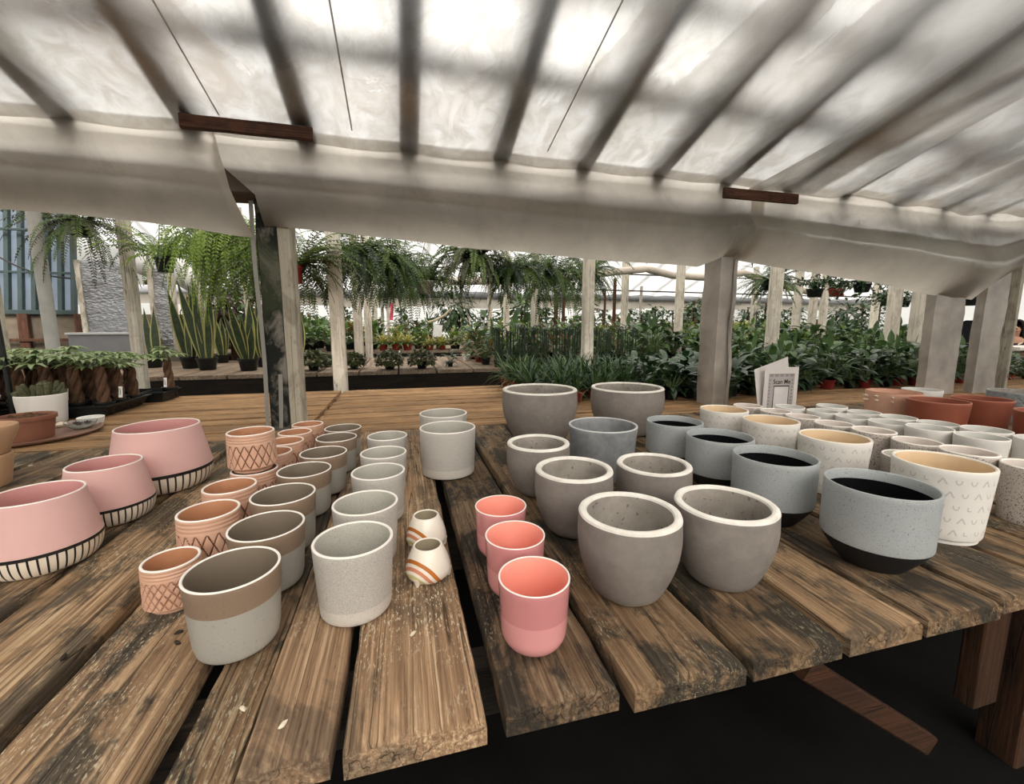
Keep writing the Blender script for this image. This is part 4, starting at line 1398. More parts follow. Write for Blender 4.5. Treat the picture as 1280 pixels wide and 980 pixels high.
def fronds(nf, L, rise, leaflet, seed, droop=1.6, mats=1, spread=(0, 2 * PI), npair=22, frond_w=.06):
    nf = int(nf * 1.25)
    rr = random.Random(seed)
    b = MB()
    for i in range(nf):
        a = spread[0] + (spread[1] - spread[0]) * (i + rr.random()) / nf
        el = rr.uniform(rise[0], rise[1])
        d = Vector((math.cos(a) * math.cos(el), math.sin(a) * math.cos(el), math.sin(el)))
        ln = L * rr.uniform(.6, 1.1)
        p = Vector((math.cos(a), math.sin(a), 0)) * rr.uniform(.01, .06)
        dr = droop * rr.uniform(.7, 1.3)
        mi = rr.randrange(mats)
        path = []
        n = npair
        for k in range(n + 1):
            path.append((p.copy(), d.copy()))
            p = p + d * (ln / n)
            t = k / n
            d = (d + Vector((0, 0, -1)) * dr / n * (.5 + t) + Vector((rr.uniform(-1, 1), rr.uniform(-1, 1), 0)) * .02).normalized()
        b.tube([q[0] for q in path[::3]], .0022, mi, n=3, caps=False)
        for k in range(1, n + 1):
            q, dd = path[k]
            t = k / n
            w = frond_w * math.sin(PI * min(1, .12 + t * .86)) ** .7 * (1.05 - .35 * t)
            x = dd.cross(Vector((0, 0, 1)))
            if x.length < 1e-3: x = Vector((1, 0, 0))
            x.normalize()
            up = x.cross(dd)
            for s in (-1, 1):
                tip = q + x * s * w + dd * w * .35 - Vector((0, 0, 1)) * w * rr.uniform(.1, .5) + up * rr.uniform(-.2, .2) * w
                wd = dd * leaflet
                mid = q.lerp(tip, .5)
                b.add([q, mid - wd + up * .002, tip, mid + wd + up * .002], [(0, 1, 2, 3)], mi)
    return b


def hanger(z0, z1, r, parent):
    b = MB()
    for k in range(3):
        a = k * 2 * PI / 3 + .4
        b.tube([(r * math.cos(a), r * math.sin(a), z0), (0, 0, z0 + .34)], .0025, n=5)
    b.tube([(0, 0, z0 + .34), (.012, 0, z0 + .37), (0, 0, z0 + .40), (0, 0, z1)], .003, n=5)
    return b.build('hanger_wire', M['wire'], parent)


def ceil_z(y):
    yr = 2.42 + BAY / 2
    return GZ + .1 + (BAY / 2 - abs(y - yr)) * SL - .1


def hanging_fern(px, py, Y, size, label, mats, seed, potmat='blackplastic', nf=46, potr=.09, rise=(-.2, 1.25), droop=2.2, group='hanging ferns', npair=24, lw=.0075, spread=(0, 2 * PI)):
    """px, py: photo position of the pot rim"""
    p = at(px, py, Y)
    t = empty('hanging_fern', (p.x, p.y, p.z), 0, label, 'fern', group)
    mk_pot(potr, .13, potmat, t, z=-.13)
    b = fronds(int(nf * 1.3), size, rise, lw, seed, droop, len(mats), spread=spread, npair=npair, frond_w=.046)
    b.build('fronds', [M[m] for m in mats], t, smooth=True)
    hanger(0, ceil_z(Y) - p.z, potr, t)
    return t


hanging_fern(100, 276, 4.6, .62, 'dark sparse hanging fern in front of the foil panel at far left', ['fern_brown', 'fern', 'fern_brown'], 1, nf=44, rise=(-.7, .9), droop=1.9)
hanging_fern(205, 321, 4.4, .50, 'bright green fern in small black pot hanging near the second foil panel', ['fern_light', 'fern_light', 'fern'], 2, nf=24, potr=.072, spread=(-.7, 3.9), rise=(.25, 1.3), droop=2.3)
hanging_fern(249, 318, 4.9, .46, 'light green fern in small black pot between the bright fern and the largest one', ['fern_light'], 3, nf=26, potr=.07, spread=(-.7, 3.9), rise=(.1, 1.2), droop=2.2)
hanging_fern(292, 296, 4.0, .70, 'largest light green fern trailing down left of the mouldy post', ['fern_light', 'fern', 'fern_light'], 4, nf=120, rise=(-.9, 1.0), droop=3.2)
hanging_fern(367, 332, 3.5, .58, 'dark green fern in a red pot right of the mouldy post', ['fern', 'fern_brown', 'fern'], 5, 'redplastic', spread=(-.55, 3.9), nf=60, rise=(-.4, 1.2), droop=2.3, potr=.06)
hanging_fern(447, 322, 4.1, .62, 'dark green hanging fern right next to the jointed white post', ['fern', 'deep', 'fern'], 6, nf=70, rise=(-.6, 1.1), droop=2.3)
hanging_fern(490, 328, 4.3, .62, 'dark green hanging fern, second from the jointed white post', ['fern', 'fern', 'mid'], 7, nf=66, rise=(-.6, 1.1), droop=2.3)
hanging_fern(531, 351, 4.5, .58, 'hanging fern spilling over a white basket pot', ['fern', 'fern', 'mid'], 8, 'whiteplastic', spread=(-.5, 4.1), nf=50, rise=(.1, 1.3), droop=2.5, potr=.1)
hanging_fern(508, 340, 4.9, .66, 'hanging fern with long trailing tail left of the white basket', ['fern', 'mid'], 28, nf=50, rise=(-.6, 1.2), droop=2.8)
hanging_fern(594, 322, 4.2, .56, 'strap leaved dark hanging fern under the middle of the long drape', ['fern_brown', 'fern'], 9, nf=54, rise=(-.3, 1.1), droop=2.6, lw=.012)
hanging_fern(643, 338, 4.4, .58, 'bushy dark hanging fern, left one of the last trio', ['fern', 'deep'], 10, nf=64, rise=(-.6, 1.1), droop=2.3)
hanging_fern(690, 342, 4.6, .62, 'bushy dark hanging fern, middle one of the last trio', ['fern', 'deep'], 11, nf=66, rise=(-.6, 1.1), droop=2.3)
hanging_fern(735, 340, 4.9, .58, 'bushy dark hanging fern, right one behind the post by the seedlings', ['fern', 'fern', 'deep'], 12, nf=60, rise=(-.6, 1.1), droop=2.2)
hanging_fern(964, 350, 4.6, .48, 'dark feathery fern hanging behind the grooved white post', ['fern', 'deep'], 13, nf=44, rise=(-.5, .9), droop=1.4)
hanging_fern(1288, 330, 4.4, .55, 'light green hanging fern cut by the right frame edge above the woman', ['fern_light', 'fern'], 14, nf=40, rise=(-.3, 1.1), droop=2.2)


def trailing(px, py, Y, R0, label, potmat, seed, nl=160, spread=.22, drop=.25, potr=.11, mat=('deep', 'mid')):
    p = at(px, py, Y)
    rr = random.Random(seed)
    t = empty('hanging_basket', p, 0, label, 'hanging basket', 'hanging baskets')
    mk_pot(potr, .12, potmat, t, z=-.12)
    b = MB()
    for i in range(26):
        a = rr.uniform(0, 6.28); d = Vector((math.cos(a), math.sin(a), rr.uniform(.3, 1.6))).normalized()
        q = Vector((0, 0, 0)); pts = [q]
        ln = rr.uniform(.5, 1.2) * R0
        for k in range(8):
            q = q + d * ln / 8; pts.append(q)
            d = (d + Vector((0, 0, -1)) * drop).normalized()
            lf = Vector((rr.uniform(-1, 1), rr.uniform(-1, 1), rr.uniform(-.4, .6)))
            b.leaf(q, lf, rr.uniform(.04, .075), .035, 1, 3, rr.randrange(2))
            lf = Vector((rr.uniform(-1, 1), rr.uniform(-1, 1), rr.uniform(-.4, .6)))
            b.leaf(q, lf, rr.uniform(.04, .07), .03, 1, 3, rr.randrange(2))
        b.tube(pts, .003, 0, n=4, caps=False)
    b.build('vines', [M[m] for m in mat], t, smooth=True)
    hanger(0, max(.5, ceil_z(Y) - p.z), potr, t)


trailing(1019, 361, 5.0, .34, 'black hanging basket of dark bushy leaves right of the grooved post', 'blackplastic', 1, drop=.12)
trailing(1046, 361, 5.3, .22, 'red hanging pot between two black hanging baskets', 'redplastic', 2, drop=.1)
trailing(1078, 355, 4.8, .46, 'dense trailing ivy basket left of the wide white post', 'blackplastic', 3, drop=.34)
trailing(1109, 372, 4.9, .34, 'small black hanging pot of trailing ivy against the wide white post', 'blackplastic', 4, potr=.08, drop=.3)
trailing(1131, 376, 6.2, .34, 'small dark hanging pot behind the wide white post', 'blackplastic', 5, potr=.09, drop=.3)
trailing(1216, 372, 4.6, .25, 'black hanging pot glimpsed between the two right wrapped posts', 'blackplastic', 6, potr=.1, drop=.2)

# --- snake plants on the bench
def snake(px, yb, wpx, leaves, label, seed, z=TT, group='snake plants in black pots'):
    p = onz(px, yb, z)
    dist = (CM.inverted() @ (p - Vector((0, 0, CAMZ)))).z * -1
    r = wpx * dist / FPX / 2
    t = empty('snake_plant', (p.x, p.y + r * .6, z + .0008), 0, label, 'snake plant', group)
    mk_pot(r, r * 1.35, 'blackplastic', t)
    rr = random.Random(seed)
    for (h, a, lean) in leaves:
        b = MB()
        dd = Vector((math.cos(a) * lean, math.sin(a) * lean, 1))
        base = (math.cos(a) * r * .35, math.sin(a) * r * .35, r * 1.1)
        tw = rr.uniform(-.8, .8)
        sh = lambda q: (.62 + .75 * math.sin(PI * min(1, q * 1.15)) ** .8) * (1 - q ** 5) * .9 + .02
        b.leaf(base, dd, h, .066 + .024 * rr.random(), -.05, 9, 1, up=(rr.uniform(-.4, .4), -1, 0), fold=.10, shape=lambda q: sh(q), twist=tw)
        b2 = MB()
        b2.leaf(Vector(base) + Vector((0, -.0025, 0)), dd, h * .985, .036 + .01 * rr.random(), -.05, 9, 0, up=(0, -1, 0), fold=.10, shape=lambda q: sh(q), twist=tw)
        # inset the green face just in front of (and behind) the yellow margin blade
        nv = []
        for i, v in enumerate(b.v):
            j = i // 3 * 3
            c = Vector(b.v[j + 1]); v = Vector(v)
            nv.append(c + (v - c) * .72)
        nrm = []
        for i in range(len(nv)):
            j = i // 3 * 3
            c = Vector(b.v[j + 1]); x = Vector(b.v[j + 2]) - Vector(b.v[j])
            k = min(len(b.v) - 3, j + 3) if j + 3 < len(b.v) else j - 3
            dn = Vector(b.v[k + 1]) - c
            if k < j: dn = -dn
            nn = x.cross(dn)
            nrm.append(nn.normalized() if nn.length > 1e-9 else Vector((0, 1, 0)))
        fs = b.f[:]
        b.add([v + n_ * .0022 for v, n_ in zip(nv, nrm)], fs, 0)
        b.add([v - n_ * .0022 for v, n_ in zip(nv, nrm)], fs, 0)
        b.build('leaf', [M['snake'], M['snake_edge']], t, smooth=True)
    return t


rr = random.Random(3)
def lv(n, h0, h1, lean=.25): return [(rr.uniform(h0, h1), 2 * PI * k / n + rr.random(), rr.uniform(.02, lean)) for k in range(n)]
snake(190, 460, 20, [(.62, .3, .03), (.6, 2.6, .06)], 'snake plant with a single pair of broad leaves left of the second foil panel', 1)
snake(236, 461, 22, lv(7, .55, .86), 'tall snake plant in black pot before the second foil panel', 2)
snake(257, 463, 23, lv(8, .5, .98, .2), 'tallest snake plant in black pot, second of the bench edge group', 3)
snake(277, 454, 15, lv(7, .4, .6), 'smaller snake plant in black pot behind the bench edge group', 4)
snake(309, 464, 23, lv(8, .4, .72, .35), 'spreading snake plant in black pot left of the mouldy post', 5)
snake(329, 459, 18, lv(7, .5, .85, .15), 'snake plant partly hidden by the mouldy post', 6)
snake(374, 452, 13, lv(5, .5, .78, .1), 'narrow dark snake plant right of the mouldy post', 7)
for k, px in enumerate((288, 296, 304, 318)):
    snake(px, 441, 9, lv(6, .28, .42, .3), 'small snake plant in the far row behind the spreading one', 20 + k, group='small far snake plants')

# --- clipped ivy bushes
def ivy(px, yb, wpx, label, seed):
    p = onz(px, yb, TT)
    dist = (CM.inverted() @ (p - Vector((0, 0, CAMZ)))).z * -1
    r = wpx * dist / FPX / 2
    t = empty('ivy_bush', (p.x, p.y + r * .7, TT + .0008), 0, label, 'ivy bush', 'clipped ivy bushes in pots')
    mk_pot(r * .42, r * .6, 'blackplastic', t)
    rr = random.Random(seed)
    b = MB()
    for i in range(520):
        a = rr.uniform(0, 6.28); u = rr.uniform(-.55, 1)
        q = Vector((math.cos(a) * math.sqrt(max(0, 1 - u * u)), math.sin(a) * math.sqrt(max(0, 1 - u * u)), u * .72))
        c = q * r * rr.uniform(.6, 1.02) + Vector((0, 0, r * .72))
        d = (q + Vector((rr.uniform(-.8, .8), rr.uniform(-.8, .8), rr.uniform(-.8, .4))))
        b.leaf(c, d, .04, .034, .8, 2, 0)
    b.build('foliage', M['ivy'], t, smooth=True)


ivy(390, 464, 34, 'clipped ivy bush right of the mouldy post', 1)
ivy(407, 459, 22, 'clipped ivy bush half hidden behind the jointed white post', 2)
ivy(442, 462, 28, 'clipped ivy bush just right of the jointed white post', 3)
ivy(487, 463, 33, 'clipped ivy bush in the middle of the grey bench', 4)
ivy(528, 462, 33, 'rightmost clipped ivy bush, its black pot showing', 5)

# --- money trees in nursery trays
def tray(x0, x1, y0, y1, label):
    cx, cy = (x0 + x1) / 2, (y0 + y1) / 2
    a, c = (x1 - x0) / 2, (y1 - y0) / 2
    t = empty('nursery_tray', (cx, cy, TT + .0008), 0, label, 'tray', 'black nursery trays')
    b = MB()
    def ring(s, z): return [(-a * s, -c * s, z), (a * s, -c * s, z), (a * s, c * s, z), (-a * s, c * s, z)]
    lv_ = [ring(.90, 0), ring(.97, .055), ring(1.0, .058), ring(1.0, .064), ring(.955, .064), ring(.89, .012)]
    vs_ = [p for r_ in lv_ for p in r_]; fs = [(3, 2, 1, 0)]
    for i in range(len(lv_) - 1):
        for k in range(4): fs.append((i * 4 + k, i * 4 + (k + 1) % 4, i * 4 + 4 + (k + 1) % 4, i * 4 + 4 + k))
    fs.append(tuple(len(vs_) - 4 + k for k in range(4)))
    b.add(vs_, fs); b.build('tray_body', M['blackplastic'], t)
    b = MB()
    nx = max(2, int(a * 2 / .115)); ny = max(1, int(c * 2 / .115))
    for i in range(1, nx): b.beam((-a + 2 * a * i / nx, -c * .93, .05), (-a + 2 * a * i / nx, c * .93, .05), .006, .012)
    for j in range(1, ny): b.beam((-a * .95, -c + 2 * c * j / ny, .047), (a * .95, -c + 2 * c * j / ny, .047), .006, .012)
    b.build('cell_grid', M['blackplastic'], t)
    return [(cx - a + 2 * a * (i + .5) / nx, cy - c + 2 * c * (j + .5) / ny) for i in range(nx) for j in range(ny)]


def money_tree(seed):
    rr = random.Random(seed)
    t = empty('money_tree', (0, 0, 0))
    mk_pot(.046, .065, 'blackplastic', t)
    b = MB()
    for k in range(3):
        pts = []; rs = []
        for i in range(13):
            u = i / 12
            a = k * 2 * PI / 3 + u * 5.5
            rad = .017 * (1 - .3 * u)
            pts.append((rad * math.cos(a), rad * math.sin(a), .055 + .20 * u)); rs.append(.013 * (1 - .4 * u) + .003)
        b.tube(pts, rs, n=8)
    b.build('braided_trunk', M['trunk'], t)
    b = MB()
    for i in range(9):
        a = rr.uniform(0, 6.28); el = rr.uniform(.1, 1.3)
        d = Vector((math.cos(a) * math.cos(el), math.sin(a) * math.cos(el), math.sin(el)))
        q0 = Vector((0, 0, .24)); q1 = q0 + d * rr.uniform(.05, .11)
        b.tube([q0, q0.lerp(q1, .5) + Vector((0, 0, .008)), q1], .0022, 1, n=4, caps=False)
        for k in range(6):
            aa = a + (k - 2.5) * .62
            dd = Vector((math.cos(aa), math.sin(aa), .12 + rr.uniform(-.1, .2)))
            b.leaf(q1, dd, rr.uniform(.06, .095), .023, .9, 4, 0, fold=.2)
    b.build('leaves', [M['pale'], M['stem']], t, smooth=True)
    return t


spots = tray(-2.55, -1.56, 2.76, 3.17, 'long black nursery tray crowded with braided money trees')
spots2 = tray(-1.86, -1.52, 3.22, 3.46, 'small black nursery tray with two money trees behind the long tray')
protos = [money_tree(40 + k) for k in range(3)]
used = set()
for i, (x, y) in enumerate(spots):
    k = i % 3
    lab = 'young money tree with braided brown trunk crowded in the long nursery tray'
    o = protos[k]
    args = ((x, y, TT + .0135), rr.uniform(0, 6.28))
    sc = rr.uniform(.92, 1.12)
    if k not in used:
        used.add(k); o.location, o.rotation_euler, o.scale = args[0], (0, 0, args[1]), (sc,) * 3
        tag(o, lab, 'money tree', 'money trees in the long tray')
    else:
        o = dup(o, *args, lab, 'money trees in the long tray', sc, 'money tree')
for i, (x, y) in enumerate(spots2[::3][:2]):
    dup(protos[i], (x + .04, y, TT + .0135), 1.0 + i, ('money tree at the back corner of the small nursery tray', 'money tree with a white tag leaning in the small nursery tray')[i], 'money trees in the small tray', 1.0, 'money tree')
for (px, py, Y, lab) in ((82, 493, 2.74, 'white plant tag stuck at the front of the long tray'), (150, 490, 2.74, 'white plant tag stuck near the right end of the long tray'), (206, 478, 3.2, 'white plant tag on the small tray')):
    p = at(px, py, Y)
    b = MB(); b.beam((0, 0, -.03), (.003, .004, .03), .018, .0012, up=(0, -1, 0), bev=.0003)
    b.beam((-.004, -.0008, -.016), (-.004, -.0004, .02), .0012, .0006, m=1, up=(0, -1, 0), bev=.0001); b.beam((.002, -.0008, -.016), (.002, -.0004, .02), .0022, .0006, m=1, up=(0, -1, 0), bev=.0001)
    o = b.build('plant_tag', [M['tagwhite'], M['ink']], loc=p); tag(o, lab, 'plant tag', 'white plant tags')

# --- cactus pot, terracotta pot with soil, saucer, glass dish, tan stack on the left
def simple_pot(name, Rr, H, t_, taper, mo, mi, parent=None, lip=0, zi=.02, n=64, link=True):
    r0 = Rr * taper
    out = [(r0 * .7, 0), (r0 * .97, 0), (r0, .004)] + [(r0 + (Rr - lip - r0) * k, .004 + (H * .78) * k) for k in (.3, .6, 1)]
    if lip: out += [(Rr, H * .79 + .004), (Rr, H - .007)]
    else: out += [(Rr, H * .93)]
    f, m = wallpot(Rr, H, t_, out, [(0, 0)], 1, 2, zi, n=n)
    b = MB(); b.lathe(f, m, n=n)
    return b.build(name, mo + mi, parent)


t = empty('cactus_pot', (-1.805, 2.685, TT + .0008), 0, 'white pot with clump of spiny cactus beside the nursery tray', 'potted cactus')
simple_pot('white_pot', .095, .15, .006, .9, [M['white'], M['rimwhite']], [M['white_in']], t)
b = MB(); b.lathe([(.003, .118), (.05, .121), (.0825, .119)], None, n=32, close=False); b.build('soil', M['soil'], t)
rr = random.Random(9)
cact = leafmat('spiny_cactus_green', (.06, .065, .03), (.12, .12, .06), rough=.7, trans=0, vs=60)
b = MB()
for i in range(26):
    a = rr.uniform(0, 6.28); r_ = .06 * math.sqrt(rr.random())
    h = rr.uniform(.05, .10)
    ln = Vector((math.cos(a) * r_ * .6, math.sin(a) * r_ * .6, h))
    q = Vector((math.cos(a) * r_, math.sin(a) * r_, .115))
    b.tube([q, q + ln * .3, q + ln * .8, q + ln * .97, q + ln], [.011, .014, .013, .008, .002], n=7)
    for k in range(14):
        c = q + ln * rr.uniform(.2, .95); aa = rr.uniform(0, 6.28)
        d = Vector((math.cos(aa), math.sin(aa), .3)); s_ = d.cross(Vector((0, 0, 1))).normalized() * .0012
        b.add([c + d * .011 - s_, c + d * .011 + s_, c + d * .021], [(0, 1, 2)], 1)
b.build('cactus_stems', [cact, M['yellow']], t)
p = onz(8, 530, TT)
o = simple_pot('tall_white_pot', .10, .14, .006, .88, [M['white'], M['rimwhite']], [M['white_in']]); o.location = (-2.06, 2.62, TT + .0008)
tag(o, 'empty white pot at the left frame edge behind the terracotta pot', 'pot')

t = empty('plant_saucer', (-1.66, 2.37, TT + .0008), 0, 'wide brown clay saucer carrying the terracotta pot and glass dish', 'saucer')
b = MB(); b.lathe([(.05, 0), (.225, 0), (.245, .006), (.25, .014), (.243, .016), (.232, .010), (.05, .009)], n=72)
sb = b.build('saucer_body', clay('brown_saucer_clay', (.20, .105, .07), mott=[(10, .4, (.28, .16, .11))], rough=.6), t)
t = empty('terracotta_pot', (-1.585, 2.27, TT + .0105), 0, 'rimmed terracotta pot full of soil standing on the brown saucer', 'pot')
simple_pot('pot_body', .092, .105, .007, .80, [M['terra2'], M['terra2']], [M['terra2']], t, lip=.007)
b = MB()
vs_ = []; fs = []
n_, k_ = 40, 10
for j in range(k_ + 1):
    for i in range(n_):
        r_ = .079 * j / k_; a = 2 * PI * i / n_
        x, y = r_ * math.cos(a), r_ * math.sin(a)
        vs_.append((x, y, .096 + .012 * noise.noise((x * 40, y * 40, 1)) + .01 * noise.noise((x * 90, y * 90, 4)) * (1 if j < k_ else 0)))
for j in range(k_):
    for i in range(n_): fs.append((j * n_ + i, j * n_ + (i + 1) % n_, (j + 1) * n_ + (i + 1) % n_, (j + 1) * n_ + i))
b.add(vs_, fs); b.build('soil', M['soil'], t)
glass = NT('clear_dish_glass')
gm = glass.done(glass.bsdf((.8, .85, .82), .05, .5, None, Transmission_Weight=.9, IOR=1.45))
t = empty('glass_dish', (-1.50, 2.435, TT + .0105), 0, 'small glass dish of dark succulents on the brown saucer', 'glass dish')
b = MB(); b.lathe([(.012, 0), (.03, .001), (.052, .018), (.060, .036), (.057, .036), (.049, .019), (.028, .004), (.01, .003)], n=48); b.build('dish', gm, t)
b = MB()
for i in range(3):
    c = Vector(((-.018, .0, .020)[i], (.0, -.014, .012)[i], .016))
    for k in range(16):
        a = k * 2.4; el = .2 + k * .07
        b.leaf(c, (math.cos(a), math.sin(a), el), .026, .012, 0, 3, 0)
b.build('succulents', M['purple'], t)
o = simple_pot('small_white_dish', .052, .034, .005, .9, [M['white'], M['rimwhite']], [M['white_in']]); o.location = (-1.545, 2.545, TT + .0105)
o.location = (-1.53, 2.555, TT + .0107)
tag(o, 'shallow white dish on the saucer behind the glass dish', 'dish')
# bits of pale stone on the saucer
for k, (x, y) in enumerate(((-1.64, 2.47), (-1.62, 2.50))):
    b = MB(); b.lathe([(.004, 0), (.016, .002), (.02, .012), (.012, .022), (.003, .024)], n=12, disp=lambda i, a, r, z: .003 * math.sin(a * 3 + k))
    o = b.build('pebble', M['bone'], loc=(x, y, TT + .0105)); tag(o, 'pale pebble on the saucer between terracotta pot and glass dish', 'pebble', 'pebbles on the saucer')
# tan pots stacked at the left edge
p = onz(-6, 612, TT)
o = simple_pot('tan_pot', .078, .10, .006, .85, [M['tan'], M['tan']], [M['tan']]); o.location = (-1.288, 1.64, TT + .0012)
tag(o, 'tan clay pot at the left frame edge, lower one of a stack', 'pot', 'tan pots at the left frame edge')
o = simple_pot('flared_tan_pot', .084, .09, .006, .68, [M['tan'], M['tan']], [M['tan']]); o.location = (-1.274, 1.645, TT + .1015); 
tag(o, 'flared tan clay pot at the left frame edge, upper one of a stack', 'pot', 'tan pots at the left frame edge')
# black irrigation stake at the left
pa = at(3, 398, 2.75); pb = at(9, 470, 2.75)
b = MB(); b.tube([(pb.x, 2.75, TT), (pb.x, 2.75, pb.z), (pb.x - .005, 2.75, pa.z)], .012, n=8)
o = b.build('irrigation_stake', M['blackplastic']); tag(o, 'thin black upright pipe at the left frame edge beside the money trees', 'stake')
# dark object by the far cups
o = simple_pot('black_cup', .035, .03, .004, .9, [M['blackplastic'], M['blackplastic']], [M['blackplastic']]); 
pp = onz(409, 536, TT); o.location = (-.318, 1.99, TT + .001); tag(o, 'low black plastic cup behind the farthest taupe cup', 'cup')

# --- masses of potted plants
def leafy(kind, seed):
    """a potted plant of one kind, about 0.35 m tall; returns its root"""
    rr = random.Random(seed)
    nm, potm, mats = {
        'palm': ('palm_seedling', 'redplastic', ['deep', 'mid']), 'lily': ('peace_lily', 'blackplastic', ['deep', 'deep']),
        'broad': ('broad_leaf_plant', 'redplastic', ['deep', 'mid']), 'bush': ('leafy_bush', 'blackplastic', ['mid', 'fresh']),
        'lime': ('lime_leaf_plant', 'blackplastic', ['fresh', 'yellow']), 'brom': ('yellow_bromeliad', 'redplastic', ['yellow', 'fresh']),
        'croton': ('croton_plant', 'blackplastic', ['yellow', 'rust']), 'tall': ('climbing_plant', 'blackplastic', ['mid', 'deep']), 'rust': ('rusty_leaf_plant', 'blackplastic', ['rust', 'mid'])}[kind]
    t = empty(nm)
    mk_pot(.062, .085, potm, t)
    b = MB()
    if kind == 'palm':
        for i in range(34):
            a = rr.uniform(0, 6.28); el = rr.uniform(.5, 1.45)
            b.leaf((math.cos(a) * .02, math.sin(a) * .02, .07), (math.cos(a) * math.cos(el), math.sin(a) * math.cos(el), math.sin(el)), rr.uniform(.18, .34), rr.uniform(.012, .022), rr.uniform(.9, 2.2), 6, rr.randrange(2))
    elif kind == 'lily':
        for i in range(17):
            a = rr.uniform(0, 6.28); el = rr.uniform(.75, 1.4)
            d = Vector((math.cos(a) * math.cos(el), math.sin(a) * math.cos(el), math.sin(el)))
            q = Vector((0, 0, .07)); q2 = q + d * rr.uniform(.10, .22)
            b.tube([q, q2], .003, 2, n=4, caps=False)
            b.leaf(q2, (d.x * 1.6, d.y * 1.6, d.z * .6), rr.uniform(.15, .24), rr.uniform(.055, .08), rr.uniform(.8, 1.7), 7, 0, fold=.12)
            a = rr.uniform(0, 6.28)
            b.leaf((0, 0, .08), (math.cos(a), math.sin(a), rr.uniform(.2, 1.0)), rr.uniform(.16, .24), rr.uniform(.05, .07), 1.6, 7, 0, fold=.12)
    elif kind == 'broad':
        for i in range(17):
            a = rr.uniform(0, 6.28); el = rr.uniform(.8, 1.5)
            d = Vector((math.cos(a) * math.cos(el), math.sin(a) * math.cos(el), math.sin(el)))
            q = Vector((0, 0, .07)); q2 = q + d * rr.uniform(.14, .34)
            b.tube([q, q.lerp(q2, .5) + Vector((0, 0, .01)), q2], .003, 2, n=4, caps=False)
            b.leaf(q2, (d.x * 1.5 + rr.uniform(-.3, .3), d.y * 1.5 + rr.uniform(-.3, .3), rr.uniform(-.1, .8)), rr.uniform(.12, .2), rr.uniform(.05, .085), rr.uniform(.5, 1.5), 6, rr.randrange(2), fold=.15)
            a = rr.uniform(0, 6.28)
            b.leaf((0, 0, .08), (math.cos(a), math.sin(a), rr.uniform(.2, 1.2)), rr.uniform(.14, .22), rr.uniform(.045, .07), 1.5, 6, rr.randrange(2), fold=.15)
    elif kind in ('bush', 'lime', 'rust'):
        for i in range(60):
            a = rr.uniform(0, 6.28); el = rr.uniform(.1, 1.5)
            d = Vector((math.cos(a) * math.cos(el), math.sin(a) * math.cos(el), math.sin(el)))
            q2 = Vector((0, 0, .08)) + d * rr.uniform(.06, .26)
            if i % 4 == 0: b.tube([(0, 0, .07), q2], .003, 2, n=4, caps=False)
            b.leaf(q2, d + Vector((rr.uniform(-.8, .8), rr.uniform(-.8, .8), rr.uniform(-.5, .3))), rr.uniform(.07, .12), rr.uniform(.04, .06), 1.0, 4, rr.randrange(2))
    elif kind in ('brom', 'croton'):
        for i in range(26):
            a = i * 2.4; el = .25 + 1.1 * i / 26
            b.leaf((0, 0, .075), (math.cos(a) * math.cos(el), math.sin(a) * math.cos(el), math.sin(el)), rr.uniform(.16, .24), rr.uniform(.024, .038), 1.3, 6, 0 if i > 9 else 1)
    elif kind == 'tall':
        q = Vector((0, 0, .07)); pts = [q]
        b.tube([(0, 0, .06), (0, 0, .62)], .014, 3, n=7)
        for i in range(64):
            a = i * 2.4; z = .10 + .52 * i / 64
            d = Vector((math.cos(a), math.sin(a), rr.uniform(-.2, .6)))
            c = Vector((math.cos(a) * .016, math.sin(a) * .016, z)); q2 = c + d * .05
            b.tube([c, q2], .002, 2, n=3, caps=False)
            b.leaf(q2, d + Vector((0, 0, rr.uniform(-.8, .2))), rr.uniform(.07, .13), rr.uniform(.05, .075), .9, 4, rr.randrange(2))
    b.build('leaves', [M[m] for m in mats] + [M['stem'], M['legwood']], t, smooth=True)
    return t


PROTO = {}


def plant(kind, x, y, z, label, group, s=1.0, cat='potted plant'):
    k = (kind, rr.randrange(2))
    if k not in PROTO:
        o = PROTO[k] = leafy(kind, hash(kind) % 97 + k[1] * 31 if False else sum(map(ord, kind)) + k[1] * 31)
        o.location = (x, y, z + .0008); o.rotation_euler = (0, 0, rr.uniform(0, 6.28)); o.scale = (s,) * 3
        return tag(o, label, cat, group)
    return dup(PROTO[k], (x, y, z + .0008), rr.uniform(0, 6.28), label, group, s, cat)


def field(kinds, x0, x1, y0, y1, dx, dy, z, label, group, s=(.9, 1.15), jit=.3, cat='potted plant', skip=None):
    ny = max(1, int(round((y1 - y0) / dy))); nx = max(1, int(round((x1 - x0) / dx)))
    for j in range(ny + 1):
        for i in range(nx + 1):
            x = x0 + (x1 - x0) * i / nx + rr.uniform(-jit, jit) * dx * .5
            y = y0 + (y1 - y0) * j / ny + rr.uniform(-jit, jit) * dy * .5
            if skip and skip(x, y): continue
            plant(rr.choice(kinds), x, y, z, label, group, rr.uniform(*s), cat)


def near_posts(x, y):
    for o in C.objects:
        if o.get('category') in ('post', 'board') and abs(o.location.x - x) < .16 and -.12 < y - o.location.y < .26: return True
    return False


rr = random.Random(5)
